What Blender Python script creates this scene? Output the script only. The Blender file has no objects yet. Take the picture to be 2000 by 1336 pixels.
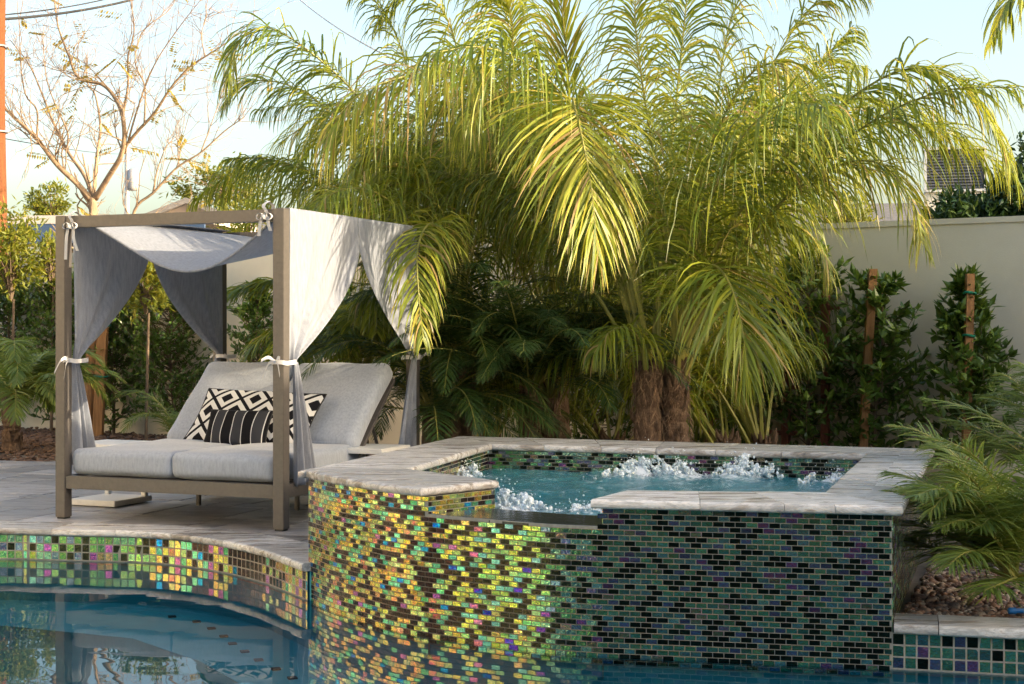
import bpy, bmesh, math, random
import numpy as np
from mathutils import Vector, Matrix
from mathutils.geometry import tessellate_polygon

# ------------------------------------------------------------------ camera, sky, sun, exposure
scene = bpy.context.scene
COL = scene.collection
R = math.radians
F, HZ, CZ = 3000.0, 645.0, 1.245            # focal length in photo pixels, horizon row, eye height
cam = bpy.data.cameras.new('camera'); cam_o = bpy.data.objects.new('camera', cam); COL.objects.link(cam_o)
cam.sensor_width = 36.0; cam.lens = 36.0 * F / 2000.0
cam.shift_y = -(668 - HZ) / 2000.0
cam.clip_start = 0.05; cam.clip_end = 2000
cam_o.location = (0, 0, CZ); cam_o.rotation_euler = (R(90), 0, 0)
scene.camera = cam_o

SUN_EL = R(12.4); SUN_AZ = (0.935, -0.354)   # direction towards the sun: right of the yard, a little behind the camera
world = bpy.data.worlds.new('World'); scene.world = world; world.use_nodes = True
wn = world.node_tree.nodes; wl = world.node_tree.links
bg = wn['Background']; sky = wn.new('ShaderNodeTexSky'); sky.sky_type = 'NISHITA'
sky.sun_disc = False; sky.sun_elevation = SUN_EL
sky.sun_rotation = math.atan2(SUN_AZ[0], SUN_AZ[1])
sky.altitude = 300; sky.air_density = 1.0; sky.dust_density = 5.5; sky.ozone_density = 0.7
wl.new(sky.outputs[0], bg.inputs[0]); bg.inputs[1].default_value = 0.15
sl = bpy.data.lights.new('sun', 'SUN'); sl.energy = 2.8; sl.angle = R(0.5); sl.color = (1.0, 0.83, 0.58)
so = bpy.data.objects.new('sun', sl); COL.objects.link(so)
tosun = Vector((SUN_AZ[0] * math.cos(SUN_EL), SUN_AZ[1] * math.cos(SUN_EL), math.sin(SUN_EL)))
so.rotation_euler = tosun.to_track_quat('Z', 'Y').to_euler(); so.location = (14, -6, 12)
vs = scene.view_settings
scene.display_settings.display_device = 'sRGB'
vs.view_transform = 'Standard'; vs.look = 'None'; vs.gamma = 1; vs.exposure = 1.82; vs.use_curve_mapping = False
scene.render.engine = 'CYCLES'
cy = scene.cycles
cy.use_denoising = True; cy.max_bounces = 8; cy.diffuse_bounces = 4; cy.glossy_bounces = 4
cy.transmission_bounces = 4; cy.transparent_max_bounces = 12; cy.sample_clamp_indirect = 8
cy.caustics_reflective = False; cy.caustics_refractive = False

# ------------------------------------------------------------------ helpers
def at(px, py, Y): return np.array([(px - 1000) / F * Y, Y, CZ - (py - HZ) / F * Y])
def on(px, py, z):
    Y = F * (CZ - z) / (py - HZ)
    return np.array([(px - 1000) / F * Y, Y, z])
def tag(o, label=None, cat=None, group=None, kind=None):
    for k, v in (('label', label), ('category', cat), ('group', group), ('kind', kind)):
        if v: o[k] = v
    return o
def empty(name, loc=(0, 0, 0), rz=0.0):
    o = bpy.data.objects.new(name, None); COL.objects.link(o)
    o.location = loc; o.rotation_euler = (0, 0, rz); return o
def link(name, me, parent=None, loc=None):
    o = bpy.data.objects.new(name, me); COL.objects.link(o)
    if parent is not None: o.parent = parent
    if loc is not None: o.location = loc
    return o
def nrm(v):
    v = np.asarray(v, float); n = np.linalg.norm(v, axis=-1, keepdims=True); n[n < 1e-9] = 1; return v / n
def catmull(pts, n):
    p = np.asarray(pts, float); m = len(p)
    if m == 2: return p[0] + (p[1] - p[0]) * np.linspace(0, 1, n)[:, None]
    q = np.vstack([2 * p[0] - p[1], p, 2 * p[-1] - p[-2]])
    d = np.concatenate([[0], np.cumsum(np.linalg.norm(np.diff(p, axis=0), axis=1))])
    out = []
    for s in np.linspace(0, d[-1], n):
        i = min(max(int(np.searchsorted(d, s, 'right')) - 1, 0), m - 2)
        t = (s - d[i]) / max(d[i + 1] - d[i], 1e-9)
        a, b, c, e = q[i], q[i + 1], q[i + 2], q[i + 3]
        out.append(.5 * (2 * b + (c - a) * t + (2 * a - 5 * b + 4 * c - e) * t * t + (3 * b - a - 3 * c + e) * t ** 3))
    return np.array(out)

class MB:
    """collects geometry; build() links it as one mesh object"""
    def __init__(s): s.v = []; s.f = []; s.m = []; s.t = []
    def add(s, vs_, fs, mat=0, tint=None):
        b = len(s.v); s.v.extend([tuple(map(float, p)) for p in vs_])
        s.f.extend([tuple(int(i) + b for i in f) for f in fs]); s.m.extend([mat] * len(fs))
        if tint is None: s.t.extend([(0, 0, 0, 1)] * len(vs_))
        elif np.ndim(tint) == 1: s.t.extend([tuple(tint) + (1,) * (4 - len(tint))] * len(vs_))
        else: s.t.extend([tuple(t) + (1,) * (4 - len(t)) for t in tint])
    def box(s, c, h, rz=0.0, mat=0, tint=None, axes=None):
        if axes is None:
            ca, sa = math.cos(rz), math.sin(rz); axes = np.array([[ca, sa, 0], [-sa, ca, 0], [0, 0, 1]])
        A = np.asarray(axes, float); c = np.asarray(c, float)
        vs_ = [c + A[0] * h[0] * i + A[1] * h[1] * j + A[2] * h[2] * k for i in (-1, 1) for j in (-1, 1) for k in (-1, 1)]
        s.add(vs_, [(0, 1, 3, 2), (4, 6, 7, 5), (0, 4, 5, 1), (2, 3, 7, 6), (0, 2, 6, 4), (1, 5, 7, 3)], mat, tint)
    def tube(s, pts, rad, sides=6, mat=0, tint=None, cap=True):
        p = np.asarray(pts, float); n = len(p); rad = np.broadcast_to(np.asarray(rad, float), (n,))
        T = nrm(np.gradient(p, axis=0)); ref = np.array([0.13, 0.31, 0.94])
        if abs(T[0] @ ref) > .95: ref = np.array([1., 0.1, 0])
        a = nrm(np.cross(T, ref)); b = np.cross(T, a)
        ang = np.linspace(0, 2 * math.pi, sides, endpoint=False)
        V = (p[:, None, :] + rad[:, None, None] * (a[:, None, :] * np.cos(ang)[None, :, None] + b[:, None, :] * np.sin(ang)[None, :, None])).reshape(-1, 3)
        fs = []
        for i in range(n - 1):
            for j in range(sides):
                k = (j + 1) % sides; fs.append((i * sides + j, i * sides + k, (i + 1) * sides + k, (i + 1) * sides + j))
        if cap: fs.append(tuple(range(sides))[::-1]); fs.append(tuple(range((n - 1) * sides, n * sides)))
        s.add(V, fs, mat, tint)
    def grid(s, G, mat=0, tint=None):
        G = np.asarray(G, float); a, b = G.shape[:2]
        fs = [(i * b + j, i * b + j + 1, (i + 1) * b + j + 1, (i + 1) * b + j) for i in range(a - 1) for j in range(b - 1)]
        s.add(G.reshape(-1, 3), fs, mat, None if tint is None else (np.asarray(tint).reshape(-1, np.shape(tint)[-1]) if np.ndim(tint) == 3 else tint))
    def mesh(s, name, mats, smooth=False):
        me = bpy.data.meshes.new(name); me.from_pydata(s.v, [], s.f)
        for m in (mats if isinstance(mats, (list, tuple)) else [mats]): me.materials.append(m)
        if any(s.m): me.polygons.foreach_set('material_index', s.m)
        at_ = me.attributes.new('tint', 'FLOAT_COLOR', 'POINT')
        at_.data.foreach_set('color', np.asarray(s.t, 'f').ravel())
        if smooth: me.polygons.foreach_set('use_smooth', [True] * len(me.polygons))
        me.update(); return me
    def build(s, name, mats, parent=None, smooth=False, loc=None):
        return link(name, s.mesh(name, mats, smooth), parent, loc)

def slab_mesh(name, poly, z0, z1, mat, bevel=0.0, seg=3, edges=None):
    """flat stone with rounded edges from a plan outline"""
    bm = bmesh.new(); vs_ = [bm.verts.new((p[0], p[1], z1)) for p in poly]
    f = bm.faces.new(vs_); f.normal_update()
    if f.normal.z < 0: f.normal_flip()
    r = bmesh.ops.extrude_face_region(bm, geom=[f]); nv = [e for e in r['geom'] if isinstance(e, bmesh.types.BMVert)]
    for v in nv: v.co.z = z0
    bm.faces.ensure_lookup_table()
    bmesh.ops.recalc_face_normals(bm, faces=bm.faces[:])
    if bevel > 0:
        es = [e for e in bm.edges if abs(e.verts[0].co.z - e.verts[1].co.z) < 1e-6]
        if edges is not None:                          # round only these sides of the outline
            mids = [((poly[i][0] + poly[(i + 1) % len(poly)][0]) / 2, (poly[i][1] + poly[(i + 1) % len(poly)][1]) / 2) for i in edges]
            es = [e for e in es if any(abs((e.verts[0].co.x + e.verts[1].co.x) / 2 - m_[0]) + abs((e.verts[0].co.y + e.verts[1].co.y) / 2 - m_[1]) < 1e-4 for m_ in mids)]
        bmesh.ops.bevel(bm, geom=es, offset=bevel, segments=seg, profile=0.5, affect='EDGES', clamp_overlap=True)
    me = bpy.data.meshes.new(name); bm.to_mesh(me); bm.free(); me.materials.append(mat)
    return me
def sheet(name, polys, z, mat, parent=None):
    """flat sheet from an outline and holes"""
    if len(polys) == 1:
        bm = bmesh.new(); f = bm.faces.new([bm.verts.new((p[0], p[1], z)) for p in polys[0]]); f.normal_update()
        if f.normal.z < 0: f.normal_flip()
        bmesh.ops.triangulate(bm, faces=bm.faces[:], ngon_method='EAR_CLIP'); me = bpy.data.meshes.new(name); bm.to_mesh(me); bm.free(); me.materials.append(mat)
        return link(name, me, parent)
    loops = [[Vector((p[0], p[1], 0)) for p in poly] for poly in polys]
    flat = [p for l in loops for p in l]; tri = tessellate_polygon(loops)
    fs = []
    for a, b, c in tri:
        if (flat[b] - flat[a]).cross(flat[c] - flat[a]).z < 0: b, c = c, b
        fs.append((a, b, c))
    mb = MB(); mb.add([(p.x, p.y, z) for p in flat], fs)
    return mb.build(name, mat, parent)
def rbox(mb, c, h, r, A=None, n=11, puff=(0, 0, 0), seed=0, wr=0.0, mat=0):
    """soft rounded cushion block"""
    c = np.asarray(c, float); h = np.asarray(h, float); A = np.eye(3) if A is None else np.asarray(A, float)
    rng = np.random.default_rng(seed); ph = rng.uniform(0, 6.28, 6); fr = rng.uniform(3, 9, 6)
    u = np.linspace(-1, 1, n); U, V = np.meshgrid(u, u, indexing='ij')
    for ax in range(3):
        for sg in (-1, 1):
            P = np.zeros((n, n, 3)); P[..., ax] = sg; P[..., (ax + 1) % 3] = U; P[..., (ax + 2) % 3] = V * sg
            # crowd samples near the edges so the rounding is smooth
            Q = np.sign(P) * (1 - (1 - np.abs(P)) ** 1.6)
            W = Q * h; inn = np.clip(W, -(h - r), h - r); d = nrm(W - inn); pos = inn + r * d
            for k in range(3):
                o1, o2 = (k + 1) % 3, (k + 2) % 3
                pos[..., k] += np.sign(Q[..., k]) * np.abs(Q[..., k]) * puff[k] * (1 - Q[..., o1] ** 2) * (1 - Q[..., o2] ** 2)
            if wr:
                x, y, z = pos[..., 0], pos[..., 1], pos[..., 2]
                w = wr * (np.sin(fr[0] * x + fr[1] * y + ph[0]) * np.sin(fr[2] * z * 2 + fr[3] * x + ph[1]) + .6 * np.sin(2.3 * fr[4] * x - 2 * fr[5] * y + ph[2]))
                pos = pos + d * w[..., None]
            mb.grid(c + pos @ A, mat, np.dstack([U * .5 + .5, V * .5 + .5, np.full_like(U, ax / 3.)]))

# ------------------------------------------------------------------ procedural materials
def newmat(name):
    m = bpy.data.materials.new(name); m.use_nodes = True
    return m, m.node_tree.nodes, m.node_tree.links, m.node_tree.nodes['Principled BSDF']
def nd(ns, kind, **kw):
    n = ns.new('ShaderNode' + kind)
    for k, v in kw.items():
        if k.startswith('i_'): n.inputs[k[2:].replace('_', ' ')].default_value = v
        else: setattr(n, k, v)
    return n
def ramp(ns, stops, interp='LINEAR'):
    r = ns.new('ShaderNodeValToRGB'); cr = r.color_ramp; cr.interpolation = interp
    while len(cr.elements) > 1: cr.elements.remove(cr.elements[-1])
    for i, (p, c) in enumerate(stops):
        e = cr.elements[0] if i == 0 else cr.elements.new(p)
        e.position = p; e.color = tuple(c) + (1,)
    return r
def noisy(name, c1, c2, scale=5.0, rough=0.7, bump=0.0, bscale=None, stretch=(1, 1, 1), detail=6, metallic=0.0, world=False, rnd=0.0, spec=0.5, dist=0.01, lo=.3, hi=.7):
    m, ns, ls, p = newmat(name)
    tc = nd(ns, 'NewGeometry').outputs['Position'] if world else nd(ns, 'TexCoord').outputs['Object']
    mp = nd(ns, 'Mapping'); mp.inputs['Scale'].default_value = stretch; ls.new(tc, mp.inputs['Vector'])
    if rnd:
        oi = nd(ns, 'ObjectInfo'); cb = nd(ns, 'CombineXYZ')
        mul = nd(ns, 'Math', operation='MULTIPLY'); mul.inputs[1].default_value = 37.0
        ls.new(oi.outputs['Random'], mul.inputs[0]); ls.new(mul.outputs[0], cb.inputs[0]); ls.new(mul.outputs[0], cb.inputs[2]); ls.new(cb.outputs[0], mp.inputs['Location'])
    n1 = nd(ns, 'TexNoise'); n1.inputs['Scale'].default_value = scale; n1.inputs['Detail'].default_value = detail; n1.inputs['Roughness'].default_value = .65
    ls.new(mp.outputs[0], n1.inputs['Vector'])
    r = ramp(ns, [(lo, c1), (hi, c2)]); ls.new(n1.outputs[0], r.inputs[0])
    col = r.outputs[0]
    if rnd:
        hs = nd(ns, 'HueSaturation'); mr = nd(ns, 'MapRange'); mr.inputs[3].default_value = 1 - rnd; mr.inputs[4].default_value = 1 + rnd
        ls.new(oi.outputs['Random'], mr.inputs[0]); ls.new(mr.outputs[0], hs.inputs['Value']); ls.new(col, hs.inputs['Color']); col = hs.outputs[0]
    ls.new(col, p.inputs['Base Color'])
    p.inputs['Roughness'].default_value = rough; p.inputs['Metallic'].default_value = metallic; p.inputs['Specular IOR Level'].default_value = spec
    if bump:
        n2 = nd(ns, 'TexNoise'); n2.inputs['Scale'].default_value = bscale or scale * 8; n2.inputs['Detail'].default_value = 5
        ls.new(mp.outputs[0], n2.inputs['Vector'])
        b = nd(ns, 'Bump'); b.inputs['Strength'].default_value = bump; b.inputs['Distance'].default_value = dist
        ls.new(n2.outputs[0], b.inputs['Height']); ls.new(b.outputs[0], p.inputs['Normal'])
    return m
def leafmat(name, stops, trans=(.3, .34, .04), tw=.35, rough=.45, tip=(.32, .2, .08), tipat=.9):
    """blade colour from the per-leaf random value (tint.r); dry tips along tint.g"""
    m, ns, ls, p = newmat(name)
    a = nd(ns, 'Attribute', attribute_name='tint'); sp = nd(ns, 'SeparateColor'); ls.new(a.outputs['Color'], sp.inputs[0])
    r = ramp(ns, stops); ls.new(sp.outputs[0], r.inputs[0])
    mr = nd(ns, 'MapRange'); mr.inputs[1].default_value = min(tipat, 1.5); mr.inputs[2].default_value = max(1.02, min(tipat, 1.5) + .1); ls.new(sp.outputs[1], mr.inputs[0])
    mx = nd(ns, 'Mix', data_type='RGBA'); ls.new(mr.outputs[0], mx.inputs['Factor']); ls.new(r.outputs[0], mx.inputs['A']); mx.inputs['B'].default_value = tip + (1,)
    ls.new(mx.outputs['Result'], p.inputs['Base Color']); p.inputs['Roughness'].default_value = rough
    tr = nd(ns, 'BsdfTranslucent')
    m2 = nd(ns, 'Mix', data_type='RGBA'); m2.inputs['Factor'].default_value = .6; ls.new(mx.outputs['Result'], m2.inputs['A']); m2.inputs['B'].default_value = trans + (1,)
    ls.new(m2.outputs['Result'], tr.inputs['Color'])
    ms = nd(ns, 'MixShader'); ms.inputs[0].default_value = tw
    ls.new(p.outputs[0], ms.inputs[1]); ls.new(tr.outputs[0], ms.inputs[2]); ls.new(ms.outputs[0], ns['Material Output'].inputs[0])
    return m
def fabric(name, c1, c2, trans=0.0, scale=70, bump=.25):
    m, ns, ls, p = newmat(name)
    tc = nd(ns, 'TexCoord'); n1 = nd(ns, 'TexNoise'); n1.inputs['Scale'].default_value = scale; n1.inputs['Detail'].default_value = 4
    mp = nd(ns, 'Mapping'); mp.inputs['Scale'].default_value = (1, 1, .25); ls.new(tc.outputs['Object'], mp.inputs[0]); ls.new(mp.outputs[0], n1.inputs['Vector'])
    n3 = nd(ns, 'TexNoise'); n3.inputs['Scale'].default_value = 350; ls.new(tc.outputs['Object'], n3.inputs['Vector'])
    ad = nd(ns, 'Math', operation='MULTIPLY_ADD'); ad.inputs[1].default_value = .5; ls.new(n3.outputs[0], ad.inputs[0]); 
    hf = nd(ns, 'Math', operation='MULTIPLY'); hf.inputs[1].default_value = .5; ls.new(n1.outputs[0], hf.inputs[0]); ls.new(hf.outputs[0], ad.inputs[2])
    r = ramp(ns, [(.36, c1), (.62, c2)]); ls.new(ad.outputs[0], r.inputs[0]); ls.new(r.outputs[0], p.inputs['Base Color'])
    p.inputs['Roughness'].default_value = .9; p.inputs['Specular IOR Level'].default_value = .15
    p.inputs['Sheen Weight'].default_value = .25
    b = nd(ns, 'Bump'); b.inputs['Strength'].default_value = bump; b.inputs['Distance'].default_value = .003; ls.new(ad.outputs[0], b.inputs['Height'])
    nw = nd(ns, 'TexNoise'); nw.inputs['Scale'].default_value = 7; nw.inputs['Detail'].default_value = 3; ls.new(tc.outputs['Object'], nw.inputs['Vector'])
    b2 = nd(ns, 'Bump'); b2.inputs['Strength'].default_value = .35; b2.inputs['Distance'].default_value = .02; ls.new(nw.outputs[0], b2.inputs['Height']); ls.new(b.outputs[0], b2.inputs['Normal'])
    ls.new(b2.outputs[0], p.inputs['Normal'])
    if trans:
        tr = nd(ns, 'BsdfTranslucent'); ls.new(r.outputs[0], tr.inputs['Color']); ls.new(b2.outputs[0], tr.inputs['Normal'])
        ms = nd(ns, 'MixShader'); ms.inputs[0].default_value = trans
        ls.new(p.outputs[0], ms.inputs[1]); ls.new(tr.outputs[0], ms.inputs[2]); ls.new(ms.outputs[0], ns['Material Output'].inputs[0])
    return m

M = {}
M['dirt'] = noisy('dirt', (.13, .1, .075), (.27, .21, .16), 3, .95, .5, world=True)
M['mortar'] = noisy('mortar', (.2, .19, .18), (.34, .32, .3), 30, .9, .2, world=True)
def travertine(name, dark, light, rough, warm):
    m, ns, ls, p = newmat(name)
    tc = nd(ns, 'NewGeometry'); oi = nd(ns, 'ObjectInfo')
    mul = nd(ns, 'Math', operation='MULTIPLY'); mul.inputs[1].default_value = 41.0; ls.new(oi.outputs['Random'], mul.inputs[0])
    cb = nd(ns, 'CombineXYZ'); ls.new(mul.outputs[0], cb.inputs[0]); ls.new(mul.outputs[0], cb.inputs[1])
    mp = nd(ns, 'Mapping'); mp.inputs['Scale'].default_value = (1.4, 8, 8); mp.inputs['Rotation'].default_value = (0, 0, R(18))
    ls.new(tc.outputs['Position'], mp.inputs[0]); ls.new(cb.outputs[0], mp.inputs['Location'])
    n1 = nd(ns, 'TexNoise'); n1.inputs['Scale'].default_value = 1.5; n1.inputs['Detail'].default_value = 9; n1.inputs['Roughness'].default_value = .7; n1.inputs['Distortion'].default_value = .6
    ls.new(mp.outputs[0], n1.inputs['Vector'])
    r = ramp(ns, [(.3, dark), (.42, warm), (.5, light), (.58, tuple(x * .55 for x in light)), (.66, light), (.76, warm)]); ls.new(n1.outputs[0], r.inputs[0])
    hs = nd(ns, 'HueSaturation'); mr = nd(ns, 'MapRange'); mr.inputs[3].default_value = .68; mr.inputs[4].default_value = 1.28
    ls.new(oi.outputs['Random'], mr.inputs[0]); ls.new(mr.outputs[0], hs.inputs['Value']); ls.new(r.outputs[0], hs.inputs['Color']); ls.new(hs.outputs[0], p.inputs['Base Color'])
    n2 = nd(ns, 'TexNoise'); n2.inputs['Scale'].default_value = 60; n2.inputs['Detail'].default_value = 5; ls.new(mp.outputs[0], n2.inputs['Vector'])
    rr = nd(ns, 'MapRange'); rr.inputs[3].default_value = rough - .1; rr.inputs[4].default_value = rough + .22; ls.new(n1.outputs[0], rr.inputs[0]); ls.new(rr.outputs[0], p.inputs['Roughness'])
    b = nd(ns, 'Bump'); b.inputs['Strength'].default_value = .35; b.inputs['Distance'].default_value = .004; ls.new(n2.outputs[0], b.inputs['Height'])
    n4 = nd(ns, 'TexNoise'); n4.inputs['Scale'].default_value = 4; ls.new(tc.outputs['Position'], n4.inputs['Vector'])
    b2 = nd(ns, 'Bump'); b2.inputs['Strength'].default_value = .25; b2.inputs['Distance'].default_value = .01; ls.new(n4.outputs[0], b2.inputs['Height']); ls.new(b.outputs[0], b2.inputs['Normal']); ls.new(b2.outputs[0], p.inputs['Normal'])
    return m
M['paver'] = travertine('travertine_paver', (.07, .062, .06), (.42, .4, .39), .33, (.22, .19, .17))
M['coping'] = travertine('travertine_coping', (.12, .11, .105), (.66, .635, .61), .22, (.4, .35, .305))
M['stucco'] = noisy('garden_wall_stucco', (.72, .64, .5), (.84, .76, .61), 1.3, .92, .35, 90, world=True, dist=.004)
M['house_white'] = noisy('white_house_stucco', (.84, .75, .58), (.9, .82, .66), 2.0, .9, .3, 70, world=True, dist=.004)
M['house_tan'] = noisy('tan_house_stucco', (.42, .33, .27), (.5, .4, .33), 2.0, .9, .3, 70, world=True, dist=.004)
M['house_grey'] = noisy('shaded_house_stucco', (.1, .085, .075), (.14, .12, .1), 2.0, .9, .3, 70, world=True, dist=.004)  # darkness put into the colour to dim what the tiles mirror
M['shingle'] = noisy('asphalt_shingle', (.12, .115, .11), (.24, .22, .21), 14, .9, .6, 60, world=True, stretch=(1, 1, 3))
M['bluepanel'] = noisy('blue_roof_panel', (.05, .09, .17), (.08, .13, .23), 3, .35, world=True, spec=.5)
M['trim'] = noisy('pale_trim', (.55, .52, .48), (.68, .64, .58), 8, .7, world=True)
M['glass'] = noisy('window_glass', (.02, .025, .03), (.03, .035, .04), 2, .05, world=True, spec=.8)
M['bronze'] = noisy('taupe_powder_coat', (.105, .094, .086), (.135, .12, .11), 40, .42, .08, 300, metallic=.25, dist=.001)
M['white_metal'] = noisy('white_table_coat', (.7, .69, .66), (.78, .77, .74), 30, .4, .05, 200)
M['cushion'] = fabric('grey_cushion_fabric', (.3, .33, .39), (.42, .455, .52))
M['linen'] = fabric('grey_linen', (.28, .3, .35), (.42, .44, .5), trans=.3, scale=45)
M['tie'] = fabric('pale_linen_tie', (.5, .49, .49), (.64, .63, .63))
M['wood'] = noisy('stake_wood', (.2, .095, .035), (.38, .2, .08), 10, .8, .4, 50, stretch=(6, 6, .5))
M['redwood'] = noisy('red_stained_wood', (.17, .05, .03), (.28, .1, .06), 10, .75, .3, 50, stretch=(6, 6, .5))
M['pole'] = noisy('utility_pole_wood', (.11, .033, .009), (.22, .072, .018), 9, .85, .6, 40, stretch=(7, 7, .25))
M['bark'] = noisy('pale_bark', (.2, .135, .085), (.42, .3, .19), 8, .9, .6, 50, stretch=(1, 1, .5))
M['branch'] = noisy('shrub_branch', (.1, .07, .045), (.2, .14, .09), 12, .9, .4, 60)
M['palmtrunk'] = noisy('palm_trunk_fibre', (.09, .055, .035), (.3, .19, .12), 9, .95, .9, 40, stretch=(5, 5, 1), dist=.03)
M['fibre'] = noisy('palm_fibre', (.2, .12, .07), (.4, .27, .17), 20, .9)
M['green_tape'] = noisy('green_tie_tape', (.005, .15, .09), (.01, .22, .13), 20, .6)
M['blue_plastic'] = noisy('blue_plastic', (.01, .13, .42), (.015, .18, .52), 20, .4)
M['wire'] = noisy('black_cable', (.02, .02, .02), (.035, .035, .035), 20, .7)
M['mulch'] = noisy('wood_mulch', (.05, .028, .018), (.22, .13, .085), 25, .95, world=True)
M['black'] = noisy('black_rubber', (.01, .01, .011), (.018, .018, .02), 20, .6)
M['steel'] = noisy('grey_galvanised', (.4, .41, .43), (.5, .51, .53), 12, .5, metallic=.3)
M['louver'] = noisy('dark_louver', (.1, .11, .14), (.15, .16, .19), 12, .5)
M['grout'] = noisy('pale_grout', (.24, .24, .21), (.36, .35, .31), 40, .85, .2, 120, world=True, dist=.002)
M['weir'] = noisy('wet_dark_stone', (.012, .016, .016), (.035, .04, .038), 14, .12, .25, 30, world=True, spec=.7)
M['plaster'] = noisy('blue_pool_plaster', (.08, .42, .45), (.12, .5, .53), 6, .6, world=True)
M['spaplaster'] = noisy('spa_plaster', (.06, .24, .29), (.09, .3, .36), 6, .6, world=True)

def pebbles():
    m, ns, ls, p = newmat('river_pebble')
    a = nd(ns, 'Attribute', attribute_name='tint'); sp = nd(ns, 'SeparateColor'); ls.new(a.outputs['Color'], sp.inputs[0])
    r = ramp(ns, [(0, (.07, .05, .045)), (.25, (.22, .12, .085)), (.45, (.3, .17, .11)), (.6, (.38, .26, .19)), (.75, (.13, .11, .11)), (.88, (.46, .35, .27)), (1, (.58, .5, .42))]); ls.new(sp.outputs[0], r.inputs[0])
    n = nd(ns, 'TexNoise'); n.inputs['Scale'].default_value = 45; n.inputs['Detail'].default_value = 5
    mx = nd(ns, 'Mix', data_type='RGBA', blend_type='MULTIPLY'); mx.inputs['Factor'].default_value = .7; ls.new(r.outputs[0], mx.inputs['A'])
    r2 = ramp(ns, [(.3, (.45, .42, .4)), (.65, (1.2, 1.15, 1.1))]); ls.new(n.outputs[0], r2.inputs[0]); ls.new(r2.outputs[0], mx.inputs['B'])
    ls.new(mx.outputs['Result'], p.inputs['Base Color']); p.inputs['Roughness'].default_value = .6
    return m
M['pebble'] = pebbles()

def tilemat():
    """coloured, slightly wavy iridescent glass over a metallic backing; colour of each tile in tint"""
    m, ns, ls, p = newmat('iridescent_glass_tile')
    a = nd(ns, 'Attribute', attribute_name='tint'); geo = nd(ns, 'NewGeometry')
    n = nd(ns, 'TexNoise'); n.inputs['Scale'].default_value = 55; n.inputs['Detail'].default_value = 2.5; n.inputs['Distortion'].default_value = 1.2
    ls.new(geo.outputs['Position'], n.inputs['Vector'])
    hs = nd(ns, 'HueSaturation'); mr = nd(ns, 'MapRange'); mr.inputs[1].default_value = .25; mr.inputs[2].default_value = .75; mr.inputs[3].default_value = .41; mr.inputs[4].default_value = .59
    ls.new(n.outputs[0], mr.inputs[0])
    lw = nd(ns, 'LayerWeight'); lw.inputs[0].default_value = .5; m2 = nd(ns, 'MapRange'); m2.inputs[1].default_value = .03; m2.inputs[2].default_value = .24; m2.inputs[3].default_value = .265; m2.inputs[4].default_value = -.025; ls.new(lw.outputs['Facing'], m2.inputs[0])
    m3 = nd(ns, 'MapRange'); m3.inputs[1].default_value = .02; m3.inputs[2].default_value = .26; m3.inputs[3].default_value = .68; m3.inputs[4].default_value = 1.5; ls.new(lw.outputs['Facing'], m3.inputs[0]); ls.new(m3.outputs[0], hs.inputs['Value'])
    m4 = nd(ns, 'MapRange'); m4.inputs[1].default_value = .02; m4.inputs[2].default_value = .2; m4.inputs[3].default_value = .74; m4.inputs[4].default_value = 1.15; ls.new(lw.outputs['Facing'], m4.inputs[0]); ls.new(m4.outputs[0], hs.inputs['Saturation'])
    sm = nd(ns, 'Math', operation='ADD'); ls.new(mr.outputs[0], sm.inputs[0]); ls.new(m2.outputs[0], sm.inputs[1]); ls.new(sm.outputs[0], hs.inputs['Hue']); ls.new(a.outputs['Color'], hs.inputs['Color'])
    ls.new(hs.outputs[0], p.inputs['Base Color'])
    p.inputs['Metallic'].default_value = .92; p.inputs['Roughness'].default_value = .13
    p.inputs['Coat Weight'].default_value = .2; p.inputs['Coat Roughness'].default_value = .06
    n2 = nd(ns, 'TexNoise'); n2.inputs['Scale'].default_value = 75; n2.inputs['Detail'].default_value = 1.5; n2.inputs['Distortion'].default_value = .8; ls.new(geo.outputs['Position'], n2.inputs['Vector'])
    b = nd(ns, 'Bump'); b.inputs['Strength'].default_value = .6; b.inputs['Distance'].default_value = .004; ls.new(n2.outputs[0], b.inputs['Height']); ls.new(b.outputs[0], p.inputs['Normal'])
    return m
M['tile'] = tilemat()

def watermat(name, tint, wave, scale, strength):
    m, ns, ls, p = newmat(name); ns.remove(p)
    geo = nd(ns, 'NewGeometry'); mp = nd(ns, 'Mapping'); mp.inputs['Scale'].default_value = wave; ls.new(geo.outputs['Position'], mp.inputs[0])
    n = nd(ns, 'TexNoise'); n.inputs['Scale'].default_value = scale; n.inputs['Detail'].default_value = 2.0; n.inputs['Distortion'].default_value = .5; ls.new(mp.outputs[0], n.inputs['Vector'])
    b = nd(ns, 'Bump'); b.inputs['Strength'].default_value = strength; b.inputs['Distance'].default_value = .02; ls.new(n.outputs[0], b.inputs['Height'])
    fr = nd(ns, 'Fresnel'); fr.inputs[0].default_value = 1.31; ls.new(b.outputs[0], fr.inputs['Normal'])
    gl = nd(ns, 'BsdfGlossy'); gl.inputs['Roughness'].default_value = .01; ls.new(b.outputs[0], gl.inputs['Normal'])
    tr = nd(ns, 'BsdfTransparent'); tr.inputs[0].default_value = tint + (1,)
    ms = nd(ns, 'MixShader'); ls.new(fr.outputs[0], ms.inputs[0]); ls.new(tr.outputs[0], ms.inputs[1]); ls.new(gl.outputs[0], ms.inputs[2])
    ls.new(ms.outputs[0], ns['Material Output'].inputs[0]); return m
M['water'] = watermat('pool_water', (.58, .93, .96), (1, 1, 1), 2.2, .10)
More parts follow.
